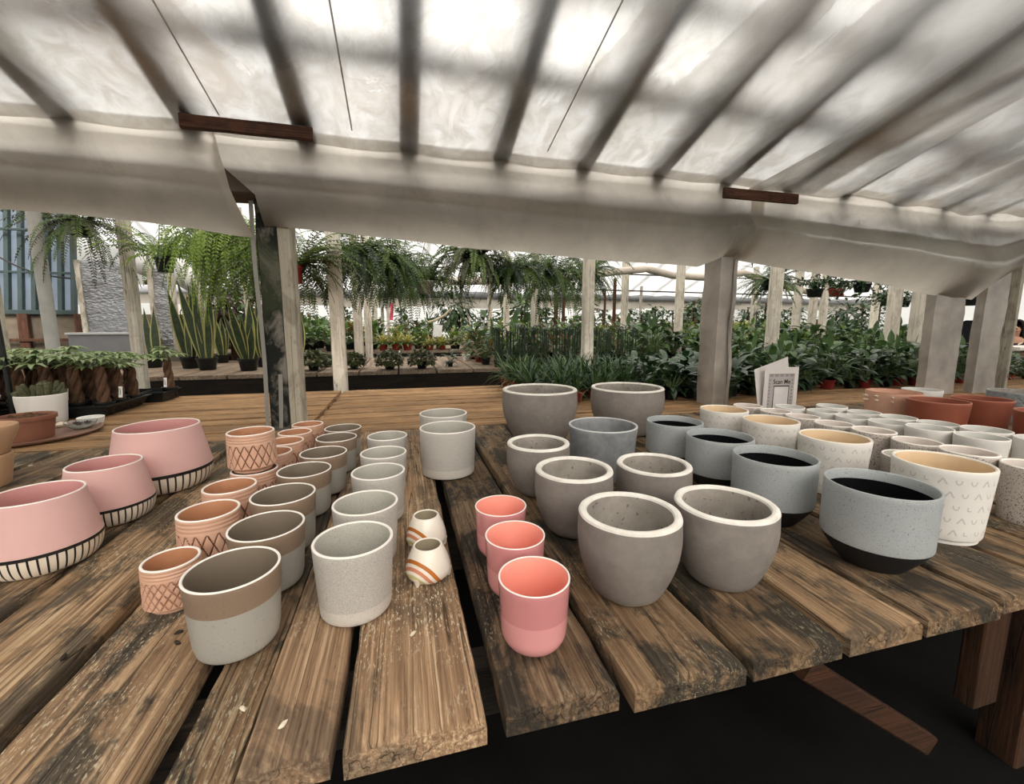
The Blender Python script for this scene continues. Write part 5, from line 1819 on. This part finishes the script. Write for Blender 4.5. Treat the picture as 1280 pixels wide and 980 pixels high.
# on the cross board bench, right side
field(['palm'], .84, 1.62, 2.60, 3.42, .13, .13, TT, 'palm seedling in a red pot massed behind the large concrete pots', 'palm seedlings', (.72, .9), skip=near_posts, cat='palm seedling')
field(['lily'], 1.76, 2.60, 2.50, 3.42, .155, .16, TT, 'dark glossy peace lily massed left of the first wrapped post', 'peace lilies', (.62, .78), skip=near_posts, cat='peace lily')
field(['broad', 'lily'], 5.45, 6.1, 2.62, 3.40, .19, .19, TT, 'low dark leafy plant on the bench below the shop counter at right', 'plants below the counter', (.5, .62))
field(['broad', 'broad', 'lily'], 2.70, 5.3, 2.60, 3.42, .19, .19, TT, 'dark broad leaved plant in the mass behind the scan me card and terracotta planters', 'broad leaved plants', (.62, .86), skip=near_posts)
# lucky bamboo with curled tops
def bamboo(seed):
    t = empty('curled_bamboo')
    mk_pot(.06, .08, 'blackplastic', t)
    q = random.Random(seed)
    b = MB()
    for i in range(9):
        a = i * 2.4; r_ = .068 * math.sqrt(i / 9)
        x, y = r_ * math.cos(a), r_ * math.sin(a)
        h = q.uniform(.34, .42)
        pts = [(x, y, .06)] + [(x, y, .06 + h * k / 3) for k in (1, 2, 3)]
        if i % 3 != 1:
            aa = q.uniform(0, 6.28)
            for k in range(1, 8):
                th_ = PI * 1.25 * k / 7
                d = .035 * (1 - math.cos(th_)); e = .035 * math.sin(th_)
                pts.append((x + d * math.cos(aa), y + d * math.sin(aa), .06 + h + e))
        b.tube(pts, .0058, n=7)
    b.build('canes', M['cane'], t)
    return t


bp = bamboo(1)
for i in range(13):
    x = 1.12 + .148 * i; y = 5.0 + .03 * math.sin(i * 2)
    lab = 'bundle of dark bamboo canes with curled tops, bench row behind the palm seedlings'
    if i == 0: bp.location = (x, y, TT + .0008); tag(bp, lab, 'bamboo', 'curled bamboo bundles')
    else: dup(bp, (x, y, TT + .0008), rr.uniform(0, 6), lab, 'curled bamboo bundles', rr.uniform(.92, 1.08), 'bamboo')
# grey bench, further plants
field(['bush', 'lily', 'broad', 'rust'], 1.05, 9.0, 5.35, 6.7, .36, .42, TT, 'mixed leafy pot plant on the grey bench behind the bamboo canes', 'leafy plants on the grey bench', (1.0, 1.35), skip=near_posts)
field(['bush', 'broad'], 3.2, 9.0, 5.0, 5.0, .34, .4, TT, 'leafy pot plant along the front edge of the grey bench', 'leafy plants at the grey bench edge', (1.0, 1.3), skip=near_posts)
# bench with yellow plants
for (px, lab) in ((481, 'yellow bromeliad in red pot, left of three by the slim white posts'), (496, 'yellow bromeliad, middle of three by the slim white posts'), (509, 'yellow bromeliad in red pot, right of three by the slim white posts')):
    p = onz(px, 436, .82)
    plant('brom', p.x, 7.55, .82, lab, 'yellow bromeliads', 1.3, 'bromeliad')
field(['croton', 'brom', 'lime'], .45, 1.9, 7.55, 7.9, .24, .3, .82, 'yellow and rusty croton in the row on the second bench', 'croton row', (1.0, 1.25), cat='croton')
field(['bush', 'lime', 'rust', 'broad'], -.9, .3, 8.1, 9.1, .38, .45, .82, 'mixed bright plant at the back of the second bench, left part', 'bright plants on the second bench', (1.1, 1.5), skip=near_posts)
field(['fresh' and 'bush', 'bush'], -2.5, -1.2, 7.6, 8.8, .36, .5, .82, 'fresh green leafy plant seen between the mouldy post and the jointed post', 'green plants on the second bench', (1.3, 1.7), skip=near_posts)
field(['bush', 'tall', 'rust', 'lime'], 2.1, 11.0, 7.7, 9.1, .48, .55, .82, 'tall mixed plant on the second bench below the far gutter', 'tall plants on the second bench', (1.15, 1.55), skip=near_posts)
field(['tall', 'bush', 'broad', 'rust'], -5.5, 13.5, 12.3, 13.7, .8, .7, .85, 'distant foliage plant on the far bench beyond the gutter', 'distant foliage plants', (1.4, 2.1), skip=near_posts)
# small pots and dish on the front of the grey bench
for (px, py, kind, lab) in ((563, 458, 'lily', 'small dark plant in a pale pot on the bare part of the grey bench'),):
    p = onz(px, py, TT); plant(kind, p.x, p.y, TT, lab, None, .55)
for (px, py, lab) in ((583, 451, 'small white pot on the grey bench by the bamboo canes'),):
    p = onz(px, py, TT); o = simple_pot('small_white_pot', .06, .09, .005, .8, [M['white'], M['rimwhite']], [M['white_in']]); o.location = (p.x, p.y, TT + .0008); tag(o, lab, 'pot')
# small tilted price sign near yellow plants
p = at(546, 414, 7.5)
b = MB(); b.beam((0, 0, -.09), (.03, .03, .11), .15, .006, up=(0, -1, 0)); b.beam((-.0, .012, -.30), (0, .012, -.05), .012, .008, m=1, up=(0, -1, 0))
o = b.build('price_sign', [M['tagwhite'], M['legwood']], loc=p); tag(o, 'white price sign on a stick tilted among the yellow plants', 'sign')

# dark leafy shrubs standing behind the benches
def shrub(px, py, Y, r, label, mats, seed, n=420, leafl=.14):
    p = at(px, py, Y)
    q = random.Random(seed)
    t = empty('leafy_shrub', (p.x, p.y, 0), 0, label, 'shrub', 'shrubs behind the benches')
    b = MB(); b.tube([(0, 0, 0), (.02, 0, p.z * .5), (0, .02, p.z)], [.03, .025, .012], n=8)
    for k in range(9):
        a = k * 2.4; b.tube([(0, 0, p.z * .6), (math.cos(a) * r * .6, math.sin(a) * r * .6, p.z + r * .3 * math.sin(k))], [.012, .004], n=5)
    b.build('trunk', M['legwood'], t)
    b = MB()
    for i in range(n):
        d = Vector((q.gauss(0, 1), q.gauss(0, 1), q.gauss(0, 1))).normalized()
        c = d * r * q.uniform(.35, 1) + Vector((0, 0, p.z))
        b.leaf(c, d + Vector((0, 0, -.5)), leafl * q.uniform(.7, 1.2), leafl * .42, 1, 4, q.randrange(2))
    b.build('crown', [M[m] for m in mats], t, smooth=True)
    return t


shrub(566, 388, 9.9, .55, 'dark leafy shrub behind the bent yellow hose', ['deep', 'mid'], 1)
shrub(1062, 402, 7.2, .58, 'dense green shrub under the trailing ivy basket', ['mid', 'deep'], 2)
shrub(652, 392, 9.9, .5, 'large leaved shrub behind the curled bamboo canes', ['mid', 'fresh'], 3, 160, .28)
shrub(274, 384, 7.0, .42, 'dark purple shrub behind the tall snake plants', ['purple', 'purple'], 4)
shrub(318, 395, 7.0, .5, 'dark purple shrub beside the mouldy post, behind the fern', ['purple', 'mid'], 5)
shrub(870, 398, 9.9, .5, 'bushy climber behind the posts left of the first wrapped post', ['mid', 'rust'], 6)

# ------------------------------------------------------------------ left end: window wall, foil panels, cabinet
WY = 7.2
def wx(px, py): return at(px, py, WY)
t0 = at(-60, 392, WY); t1 = at(93, 392, WY)
zt = 2.9; zb = (t0.z + t1.z) / 2
xl, xr = t0.x, t1.x
b = MB()
b.beam((xl - 1.5, WY + .08, zb / 2), (at(232, 400, WY).x, WY + .08, zb / 2), .12, zb)
lw = b.build('wall_left_end', flat('rough_dim_plaster', (.20, .16, .12), .9, .1, .5, 2.5, .6)); lw['kind'] = 'structure'
b = MB()
xd = (xr - xl) / 9
for k in range(10): b.beam((xl + xd * k, WY, zb), (xl + xd * k, WY + .25, zt), .05, .06, up=(0, -1, 0))
b.beam((xl, WY, zb + .02), (xr + .02, WY, zb + .02), .07, .06)
for zz_ in (zb + .55, zb + 1.1): b.beam((xl, WY + .08, zz_), (xr, WY + .08, zz_), .04, .03)
w1 = b.build('window_1', flat('dark_green_window_frame', (.05, .075, .075), .6)); w1['kind'] = 'structure'
b = MB(); b.add([(xl, WY + .03, zb), (xr, WY + .03, zb), (xr, WY + .28, zt), (xl, WY + .28, zt), (xl, WY + .036, zb), (xr, WY + .036, zb), (xr, WY + .286, zt), (xl, WY + .286, zt)], [(0, 1, 2, 3), (7, 6, 5, 4), (0, 4, 5, 1), (1, 5, 6, 2), (2, 6, 7, 3), (3, 7, 4, 0)])
b.build('pane', film('cloudy_blue_glazing', .8, (.78, .88, 1.0), gloss=.3, dirt=.35, dscale=1.5, opaque=.05), w1, smooth=False)
b = MB()
for k in range(6): b.beam((xl + .1 + k * .62, WY - .03, .1), (xl + .13 + k * .62, WY - .03, zb), .11, .05, up=(0, -1, 0))
for z_ in (.5, zb - .35): b.beam((xl, WY - .05, z_), (xr, WY - .05, z_), .05, .04)
o = b.build('timber_studs', M['legwood']); o.color = (1.8, .9, 1.1, 1); tag(o, 'rough brown stud framing below the cloudy window at far left', 'studs')
# leaning pipe post and white wall edge
p, q = at(41, 262, 4.4), at(68, 445, 4.4)
b = MB(); b.tube([(q.x, 4.4, 0), (q.x, 4.4, .9), (p.x, 4.4, 2.5)], .045, n=12)
o = b.build('grey_pipe_post', flat('grey_pipe', (.45, .44, .41), .5)); tag(o, 'thin grey pipe post before the cloudy window', 'post')
post('whitewashed_post', -30, 16, 445, 4.0, 'flaking whitewashed post cut by the left frame edge', 2.6, tone=(.8, .9, .95, 1))


def foil_mat():
    t = NT('crinkled_foil')
    n1 = t.noise(22, t.co((1, 1, 2.2)), 5, .65, .6)
    n2 = t.n('ShaderNodeTexVoronoi', {'Vector': t.co((1, 1, 1.6)), 'Scale': 26}).outputs['Distance']
    nm = t.bump(t.math('ADD', n1, t.math('MULTIPLY', n2, .7)), .9, .012)
    b = t.bsdf((.34, .34, .35), .28, .5, nm, Metallic=.95)
    return t.done(b)


M['foil'] = foil_mat()


def foil(xl_, xr_, yt, yb, Y, label):
    p, q = at(xl_, yt, Y), at(xr_, yb, Y)
    z1 = (at(xl_, yt, Y).z + at(xr_, yt, Y).z) / 2; z0 = at((xl_ + xr_) / 2, yb, Y).z
    t = empty('foil_panel', ((p.x + q.x) / 2, Y, z0), 0, label, 'insulation panel', 'foil insulation panels')
    w_ = q.x - p.x; h_ = z1 - z0
    nx, nz = 30, 40
    vs_ = []; fs = []
    for j in range(nz + 1):
        for i in range(nx + 1):
            x = -w_ / 2 + w_ * i / nx; z = h_ * j / nz
            vs_.append((x, .02 * noise.noise((x * 3, z * 3, Y)) + .008 * noise.noise((x * 12, z * 12, Y)), z))
    for j in range(nz):
        for i in range(nx): a = j * (nx + 1) + i; fs.append((a, a + 1, a + nx + 2, a + nx + 1))
    b = MB(); b.add(vs_, fs); 
    b.box((-w_ / 2 + .01, .03, 0), (w_ / 2 - .01, .09, h_))
    b.build('foil_sheet', M['foil'], t, smooth=True)
    b = MB()
    for s_ in (-1, 1): b.beam((s_ * w_ / 2, .03, 0), (s_ * w_ / 2, .03, h_), .05, .10, up=(0, -1, 0))
    b.build('edge_frame', M['whitewash'], t)
    return t


foil(96, 165, 326, 416, 6.2, 'larger crinkled silver foil panel above the grey cabinet')
foil(186, 222, 336, 440, 6.4, 'narrower crinkled silver foil panel behind the single leaf snake plant')
p, q = at(81, 416, 5.9), at(170, 445, 5.9)
t = empty('grey_cabinet', ((p.x + q.x) / 2, 5.9, 0), 0, 'plain grey metal cabinet below the larger foil panel', 'cabinet')
b = MB(); w_ = q.x - p.x
b.beam((0, .28, 0), (0, .28, p.z - .03), w_, .5, up=(0, -1, 0), bev=.01); b.build('body', flat('grey_sheet_metal', (.22, .22, .23), .45, .5, .06), t)
b = MB(); b.beam((-w_ / 2 - .01, .28, p.z - .013), (w_ / 2 + .01, .28, p.z - .013), .54, .025); b.build('top', flat('pale_grey_metal', (.5, .5, .5), .4, .5, .06), t)
# white air duct behind the ferns
pts = [at(x, y, 6.8) for x, y in ((176, 328), (200, 332), (222, 338), (240, 350), (252, 356))]
b = MB(); b.tube(pts, [.16, .17, .17, .16, .15], n=16); o = b.build('air_duct', flat('white_duct_film', (.72, .70, .66), .4)); tag(o, 'white plastic air duct above the narrower foil panel', 'duct')
# dark cable along the window
pts = [at(x, y, 6.9) for x, y in ((0, 322), (20, 332), (45, 342), (70, 346), (88, 348))]
b = MB(); b.tube(pts, .012, n=6); o = b.build('cable', M['wire']); tag(o, 'dark cable strung across the cloudy window', 'cable')

# ------------------------------------------------------------------ scan me card
p = onz(985, 513, TT)
t = empty('folded_card', (2.13, 1.93, TT + .0008), 0, 'folded white scan me card standing behind the white pots', 'card')
CY = 1.93
def card_leaf(pts_px, Y0, Y1):
    out = []
    for (px, py), Y in zip(pts_px, (Y0, Y1, Y1, Y0)):
        out.append(at(px, py, Y) - Vector((2.13, CY, TT + .0008)))
    return out
fr = card_leaf([(952, 517), (994, 517), (999, 459), (957, 459)], 1.955, 1.93)
zb_ = min(fr[0].z, fr[1].z)
for v in (fr[0], fr[1]): v.z = 0.0
fr[2].z = fr[3].z = (fr[2].z + fr[3].z) / 2
bk = card_leaf([(948, 514), (988, 512), (985, 446), (943, 462)], 1.965, 2.10)
for v in (bk[0], bk[1]): v.z = 0.0


def slab(vs4, th):
    n_ = (vs4[1] - vs4[0]).cross(vs4[3] - vs4[0]).normalized() * th
    return [v + n_ * 0 for v in vs4] + [v - n_ for v in vs4], [(0, 1, 2, 3), (7, 6, 5, 4), (0, 4, 5, 1), (1, 5, 6, 2), (2, 6, 7, 3), (3, 7, 4, 0)]


pm = flat('white_card', (.70, .655, .63), .55, .3, .04)
b = MB(); b.add(*slab(fr, .0015)); b.build('front_leaf', pm, t, smooth=False)
b = MB(); b.add(*slab(bk, .0015)); b.build('back_leaf', pm, t, smooth=False)
U = (fr[1] - fr[0]); V = (fr[3] - fr[0]); NN = U.cross(V).normalized()
def on(u, v, e=.0004): return fr[0] + U * u + V * v + NN * e
b = MB(); b.add([on(.12, .0 + .02), on(.88, .02), on(.88, .86), on(.12, .86)], [(0, 1, 2, 3)])
for k in range(5):
    c = .2 + .15 * k
    pts = [on(c + .065 * math.cos(PI + PI * i / 10), .855 + .05 * math.sin(PI + PI * i / 10) * 1.3, .0006) for i in range(11)]
    b.add(pts, [tuple(range(11))], 1)
for k in range(9):
    for u in (.16, .82):
        pts = [on(u + .03 * math.cos(2 * PI * i / 8), .12 + .075 * k + .025 * math.sin(2 * PI * i / 8), .0006) for i in range(8)]
        b.add(pts, [tuple(range(8))], 1)
b.build('printed_panel', [flat('pinkish_grey_print', (.42, .385, .37), .6), flat('grey_print', (.27, .25, .24), .6)], t, smooth=False)
b = MB()
b.add([on(.28, .04, .0008), on(.74, .04, .0008), on(.74, .60, .0008), on(.28, .60, .0008)], [(0, 1, 2, 3)], 0)
b.add([on(.30, .06, .0011), on(.72, .06, .0011), on(.72, .575, .0011), on(.30, .575, .0011)], [(0, 1, 2, 3)], 1)
b.build('code_frame', [M['ink'], flat('blank_code_white', (.68, .65, .63), .6)], t, smooth=False)
fc = bpy.data.curves.new('lettering', 'FONT'); fc.body = 'Scan Me'; fc.align_x = 'CENTER'; fc.size = 1; fc.offset = .016; fc.extrude = .004
fo = bpy.data.objects.new('lettering_text', fc); C.objects.link(fo)
bpy.context.view_layer.update()
me = bpy.data.meshes.new_from_object(fo.evaluated_get(bpy.context.evaluated_depsgraph_get()))
C.objects.unlink(fo); bpy.data.objects.remove(fo)
wd = max(v.co.x for v in me.vertices) - min(v.co.x for v in me.vertices)
for v in me.vertices:
    x, y, z = v.co
    q = on(.51 + x / wd * .50, .64 + y * .135, .001 + z * .04)
    v.co = q
me.materials.clear(); me.materials.append(M['ink'])
lo = bpy.data.objects.new('lettering', me); C.objects.link(lo); lo.parent = t

# ------------------------------------------------------------------ people beyond the right posts
def skin_mesh(name, verts, edges, radii, mat, parent, sub=2, root=0):
    me = bpy.data.meshes.new(name); me.from_pydata(verts, edges, [])
    me.materials.append(mat)
    o = bpy.data.objects.new(name, me); C.objects.link(o)
    md = o.modifiers.new('skin', 'SKIN'); md.use_smooth_shade = True
    for i, r_ in enumerate(radii):
        sv = me.skin_vertices[0].data[i]
        sv.radius = r_ if hasattr(r_, '__len__') else (r_, r_)
        sv.use_root = (i == root)
    s_ = o.modifiers.new('sub', 'SUBSURF'); s_.levels = sub; s_.render_levels = sub
    o.parent = parent
    return o


skin = flat('warm_skin', (.50, .26, .17), .5, .4, .05)
def blouse_mat():
    t = NT('floral_blouse')
    v = t.n('ShaderNodeTexVoronoi', {'Vector': t.co(), 'Scale': 22})
    c = t.ramp(t.n('ShaderNodeSeparateColor', {0: v.outputs['Color']}).outputs[0], [(0, (.03, .025, .03)), (.45, (.60, .34, .22)), (.62, (.04, .03, .03)), (.78, (.70, .55, .42)), (.9, (.35, .12, .10))], 'CONSTANT')
    return t.done(t.bsdf(c, .8, .2))


def person(loc, rz, label, top_m, hair_m, pants_m, arms_fwd=True):
    t = empty('person', loc, rz, label, 'person')
    # local frame: faces -Y ; sitting/standing height 1.6
    V_ = [(0, .01, .95), (0, .01, 1.08), (0, .0, 1.22), (0, .01, 1.34), (0, .0, 1.42), (0, -.01, 1.50), (0, -.02, 1.57),
          (.09, -.02, .92), (.11, -.40, .93), (.11, -.38, .46), (.11, -.48, .40), (-.09, -.02, .92), (-.11, -.40, .93), (-.11, -.38, .46), (-.11, -.48, .40),
          (.17, .01, 1.35), (.21, .02, 1.10), (.17, -.18, 1.05), (.11, -.26, 1.045), (-.17, .01, 1.35), (-.21, .02, 1.10), (-.17, -.18, 1.05), (-.11, -.26, 1.045)]
    E_ = [(0, 1), (1, 2), (2, 3), (3, 4), (4, 5), (5, 6), (0, 7), (7, 8), (8, 9), (9, 10), (0, 11), (11, 12), (12, 13), (13, 14), (3, 15), (15, 16), (16, 17), (17, 18), (3, 19), (19, 20), (20, 21), (21, 22)]
    Rr_ = [(.13, .10), (.12, .09), (.14, .10), (.13, .085), .05, (.068, .075), (.07, .08), .085, .06, .042, .035, .085, .06, .042, .035, .055, .042, .034, .028, .055, .042, .034, .028]
    skin_mesh('body', V_, E_, Rr_, skin, t)
    # head detail: face features as parts of one head mesh
    b = MB()
    for s_ in (-1, 1):
        b.lathe([(.002, -.008), (.010, -.004), (.011, .003), (.003, .008)], n=10)
        n0 = len(b.v) - (4 * 10 + 2)
        for i in range(n0, len(b.v)):
            x, y, z = b.v[i]; b.v[i] = (x + s_ * .030, -.094 - y * .2 + 0, z * .7 + 1.565)
    b.build('eyes', M['ink'], t)
    b = MB(); b.tube([(0, -.085, 1.57), (0, -.108, 1.545), (0, -.100, 1.533)], [.008, .012, .010], n=8); b.build('nose', skin, t)
    b = MB(); b.tube([(-.026, -.086, 1.505), (-.01, -.098, 1.503), (.01, -.098, 1.503), (.026, -.086, 1.505)], [.003, .007, .007, .003], n=8); b.build('mouth', flat('lip_red', (.38, .10, .09), .4), t)
    # hair: cap and long strands over the shoulders
    b = MB()
    q = random.Random(4)
    for i in range(90):
        a = q.uniform(-.19 * PI, 1.19 * PI)
        st = Vector((math.cos(a) * .03, .0 + math.sin(a) * .03 - .005, 1.668))
        c, s_ = math.cos(a), math.sin(a)
        pts = [st, Vector((c * .075, s_ * .082, 1.635)), Vector((c * .094, s_ * .095 + .005, 1.56)), Vector((c * .10, s_ * .09 + .012, 1.46)), Vector((c * .11 + q.uniform(-.02, .02), s_ * .09 + .01, q.uniform(1.28, 1.38)))]
        b.tube(pts, [.014, .02, .02, .018, .006], n=6)
    b.build('hair', hair_m, t)
    # clothing shells
    V2 = [(0, .0, .95), (0, .01, 1.08), (0, .0, 1.22), (0, .01, 1.395), (.165, .01, 1.35), (.20, .02, 1.16), (-.165, .01, 1.35), (-.20, .02, 1.16)]
    skin_mesh('blouse', V2, [(0, 1), (1, 2), (2, 3), (3, 4), (4, 5), (3, 6), (6, 7)], [(.17, .135), (.145, .115), (.165, .125), (.145, .105), .072, .062, .072, .062], top_m, t)
    V3 = [(0, .01, .96), (.09, -.02, .92), (.11, -.40, .93), (.11, -.38, .50), (-.09, -.02, .92), (-.11, -.40, .93), (-.11, -.38, .50)]
    skin_mesh('trousers', V3, [(0, 1), (1, 2), (2, 3), (0, 4), (4, 5), (5, 6)], [(.15, .12), .10, .075, .06, .10, .075, .06], pants_m, t)
    # hands: palm and five fingers each, resting on the counter
    for s_ in (-1, 1):
        base = Vector((s_ * .11, -.26, 1.045))
        V4 = [base, base + Vector((0, -.045, -.004)), base + Vector((0, -.075, -.006))]
        E4 = [(0, 1), (1, 2)]; R4 = [(.026, .016), (.036, .014), (.036, .012)]
        for k in range(4):
            f0 = base + Vector(((k - 1.5) * .019, -.085, -.006)); ln = (.062, .072, .068, .052)[k]
            i = len(V4)
            V4 += [f0, f0 + Vector((0, -ln * .5, .004)), f0 + Vector((0, -ln, -.010))]
            E4 += [(2, i), (i, i + 1), (i + 1, i + 2)]; R4 += [.0095, .009, .0075]
        i = len(V4); th0 = base + Vector((-s_ * .034, -.03, -.004))
        V4 += [th0, th0 + Vector((-s_ * .022, -.028, 0)), th0 + Vector((-s_ * .028, -.052, -.006))]
        E4 += [(1, i), (i, i + 1), (i + 1, i + 2)]; R4 += [.012, .010, .008]
        skin_mesh('hand', [tuple(v) for v in V4], E4, R4, skin, t)
    return t


hp = at(1269, 409, 4.3)
wz = hp.z - 1.56
person((hp.x, 4.3, wz), -.95, 'woman with dark hair in floral blouse sitting behind the pale counter at right', blouse_mat(), flat('black_hair', (.015, .012, .012), .4), flat('dark_trousers', (.03, .03, .04), .8))
st_h = wz + .92 - .085
t = empty('stool', (hp.x, 4.3, 0), -.95, 'plain dark stool under the woman in the floral blouse', 'stool')
b = MB(); b.lathe([(.05, st_h - .05), (.15, st_h - .045), (.165, st_h - .03), (.165, st_h - .012), (.15, st_h)], n=32); b.build('seat', M['darkwood'], t)
for k in range(4):
    a = PI / 4 + k * PI / 2
    b = MB(); b.tube([(.12 * math.cos(a), .12 * math.sin(a), st_h - .045), (.19 * math.cos(a), .19 * math.sin(a), 0)], .016, n=8); b.build('leg', M['darkwood'], t)
# dark chair back in the gap between the posts
hp = at(1211, 420, 4.6)
t = empty('office_chair', (hp.x + .1, 4.6, 0), -.9, 'black rounded chair back seen between the two right wrapped posts', 'chair')
bm_ = flat('black_chair_fabric', (.010, .010, .012), .85, .2)
zc = hp.z
b = MB()
vs_ = []; fs = []
for j in range(15):
    v = -1 + 2 * j / 14
    for i in range(13):
        u = -1 + 2 * i / 12
        k = max(0, 1 - abs(v) ** 3.2) ** .5
        w_ = .23 * (.45 + .55 * k) * (1 if v < .3 else math.cos((v - .3) * 1.2))
        vs_.append((u * w_, .20 + .05 * u * u * -1 + .02 * v * v, zc - .03 + .27 * v))
n_ = len(vs_)
vs_ += [(x, y + .05, z) for x, y, z in vs_]
for j in range(14):
    for i in range(12):
        a = j * 13 + i
        fs += [(a, a + 1, a + 14, a + 13), (n_ + a + 13, n_ + a + 14, n_ + a + 1, n_ + a)]
rim_ = [i for i in range(13)] + [j * 13 + 12 for j in range(1, 15)] + [14 * 13 + i for i in range(11, -1, -1)] + [j * 13 for j in range(13, 0, -1)]
for a, c in zip(rim_, rim_[1:] + rim_[:1]): fs.append((c, a, n_ + a, n_ + c))
b.add(vs_, fs); b.build('backrest', bm_, t)
b = MB(); b.lathe([(.05, .44), (.22, .44), (.235, .46), (.235, .49), (.21, .51), (.02, .515)], n=32); b.build('seat', bm_, t)
b = MB(); b.tube([(0, .20, .46), (0, .235, .6), (0, .245, zc - .15)], .02, n=8); b.build('back_support', bm_, t)
b = MB(); b.tube([(0, 0, .06), (0, 0, .445)], .025, n=10); b.build('column', bm_, t)
for k in range(5):
    a = k * 2 * PI / 5
    b = MB(); b.tube([(0, 0, .08), (.26 * math.cos(a), .26 * math.sin(a), .045), (.27 * math.cos(a), .27 * math.sin(a), .002)], [.022, .018, .02], n=8); b.build('base_arm', bm_, t)
cp = at(1268, 433, 3.45)
t = empty('shop_counter', (cp.x + .5, 3.3, 0), 0, 'pale counter in front of the woman at the right edge', 'counter')
b = MB(); b.beam((-.75, .15, cp.z - .02), (1.9, .15, cp.z - .02), .34, .04); b.build('counter_top', flat('pale_counter', (.55, .5, .45), .5), t)
b = MB(); b.beam((-.70, .17, (cp.z - .042) / 2), (1.85, .17, (cp.z - .042) / 2), .24, cp.z - .042); b.build('counter_body', flat('reddish_brown_counter', (.20, .11, .08), .7), t)

# ------------------------------------------------------------------ crumbs and chips on the planks
rr = random.Random(77)
chipm = [flat('pale_chip', (.70, .62, .48), .7), flat('dark_soil_crumb', (.03, .02, .014), .9)]
CH = [(304, 888, 0, 'pale wood chip on the dark narrow plank, lower one'), (354, 908, 0, 'pale chip on the brown plank front'), (516, 794, 0, 'pale chip on the tan plank beside the nearest speckled cup'),
      (222, 805, 1, 'dark soil crumb left of the nearest taupe cup'), (224, 792, 1, 'small dark crumb left of the nearest taupe cup, upper'), (46, 889, 1, 'dark bark sliver at the lower left plank edge'), (32, 901, 1, 'dark bark crumb at the lower left corner'), (80, 823, 1, 'dark crumb near the second plank gap at left'), (38, 583, 0, 'pale chip behind the small pink planter')]
for i, (px, py, mi, lab) in enumerate(CH):
    p = onz(px, py, TT)
    b = MB(); s_ = .0065 if mi == 0 else .008
    vs_ = [(s_ * math.cos(a) * q, s_ * .45 * math.sin(a) * q, z) for z, q in ((0, .8), (.002, 1), (.0045, .5)) for a in [2 * PI * k / 7 for k in range(7)] for q in [q * (1 + .25 * math.sin(3 * a + i))]]
    fs = [(r_ * 7 + k, r_ * 7 + (k + 1) % 7, r_ * 7 + 7 + (k + 1) % 7, r_ * 7 + 7 + k) for r_ in range(2) for k in range(7)] + [tuple(range(6, -1, -1)), tuple(14 + k for k in range(7))]
    b.add(vs_, fs)
    o = b.build('wood_chip' if mi == 0 else 'soil_crumb', chipm[mi], loc=(p.x, p.y, TT + .001)); o.rotation_euler = (0, 0, rr.uniform(0, 3))
    tag(o, lab, 'chip' if mi == 0 else 'crumb', 'debris on the planks')
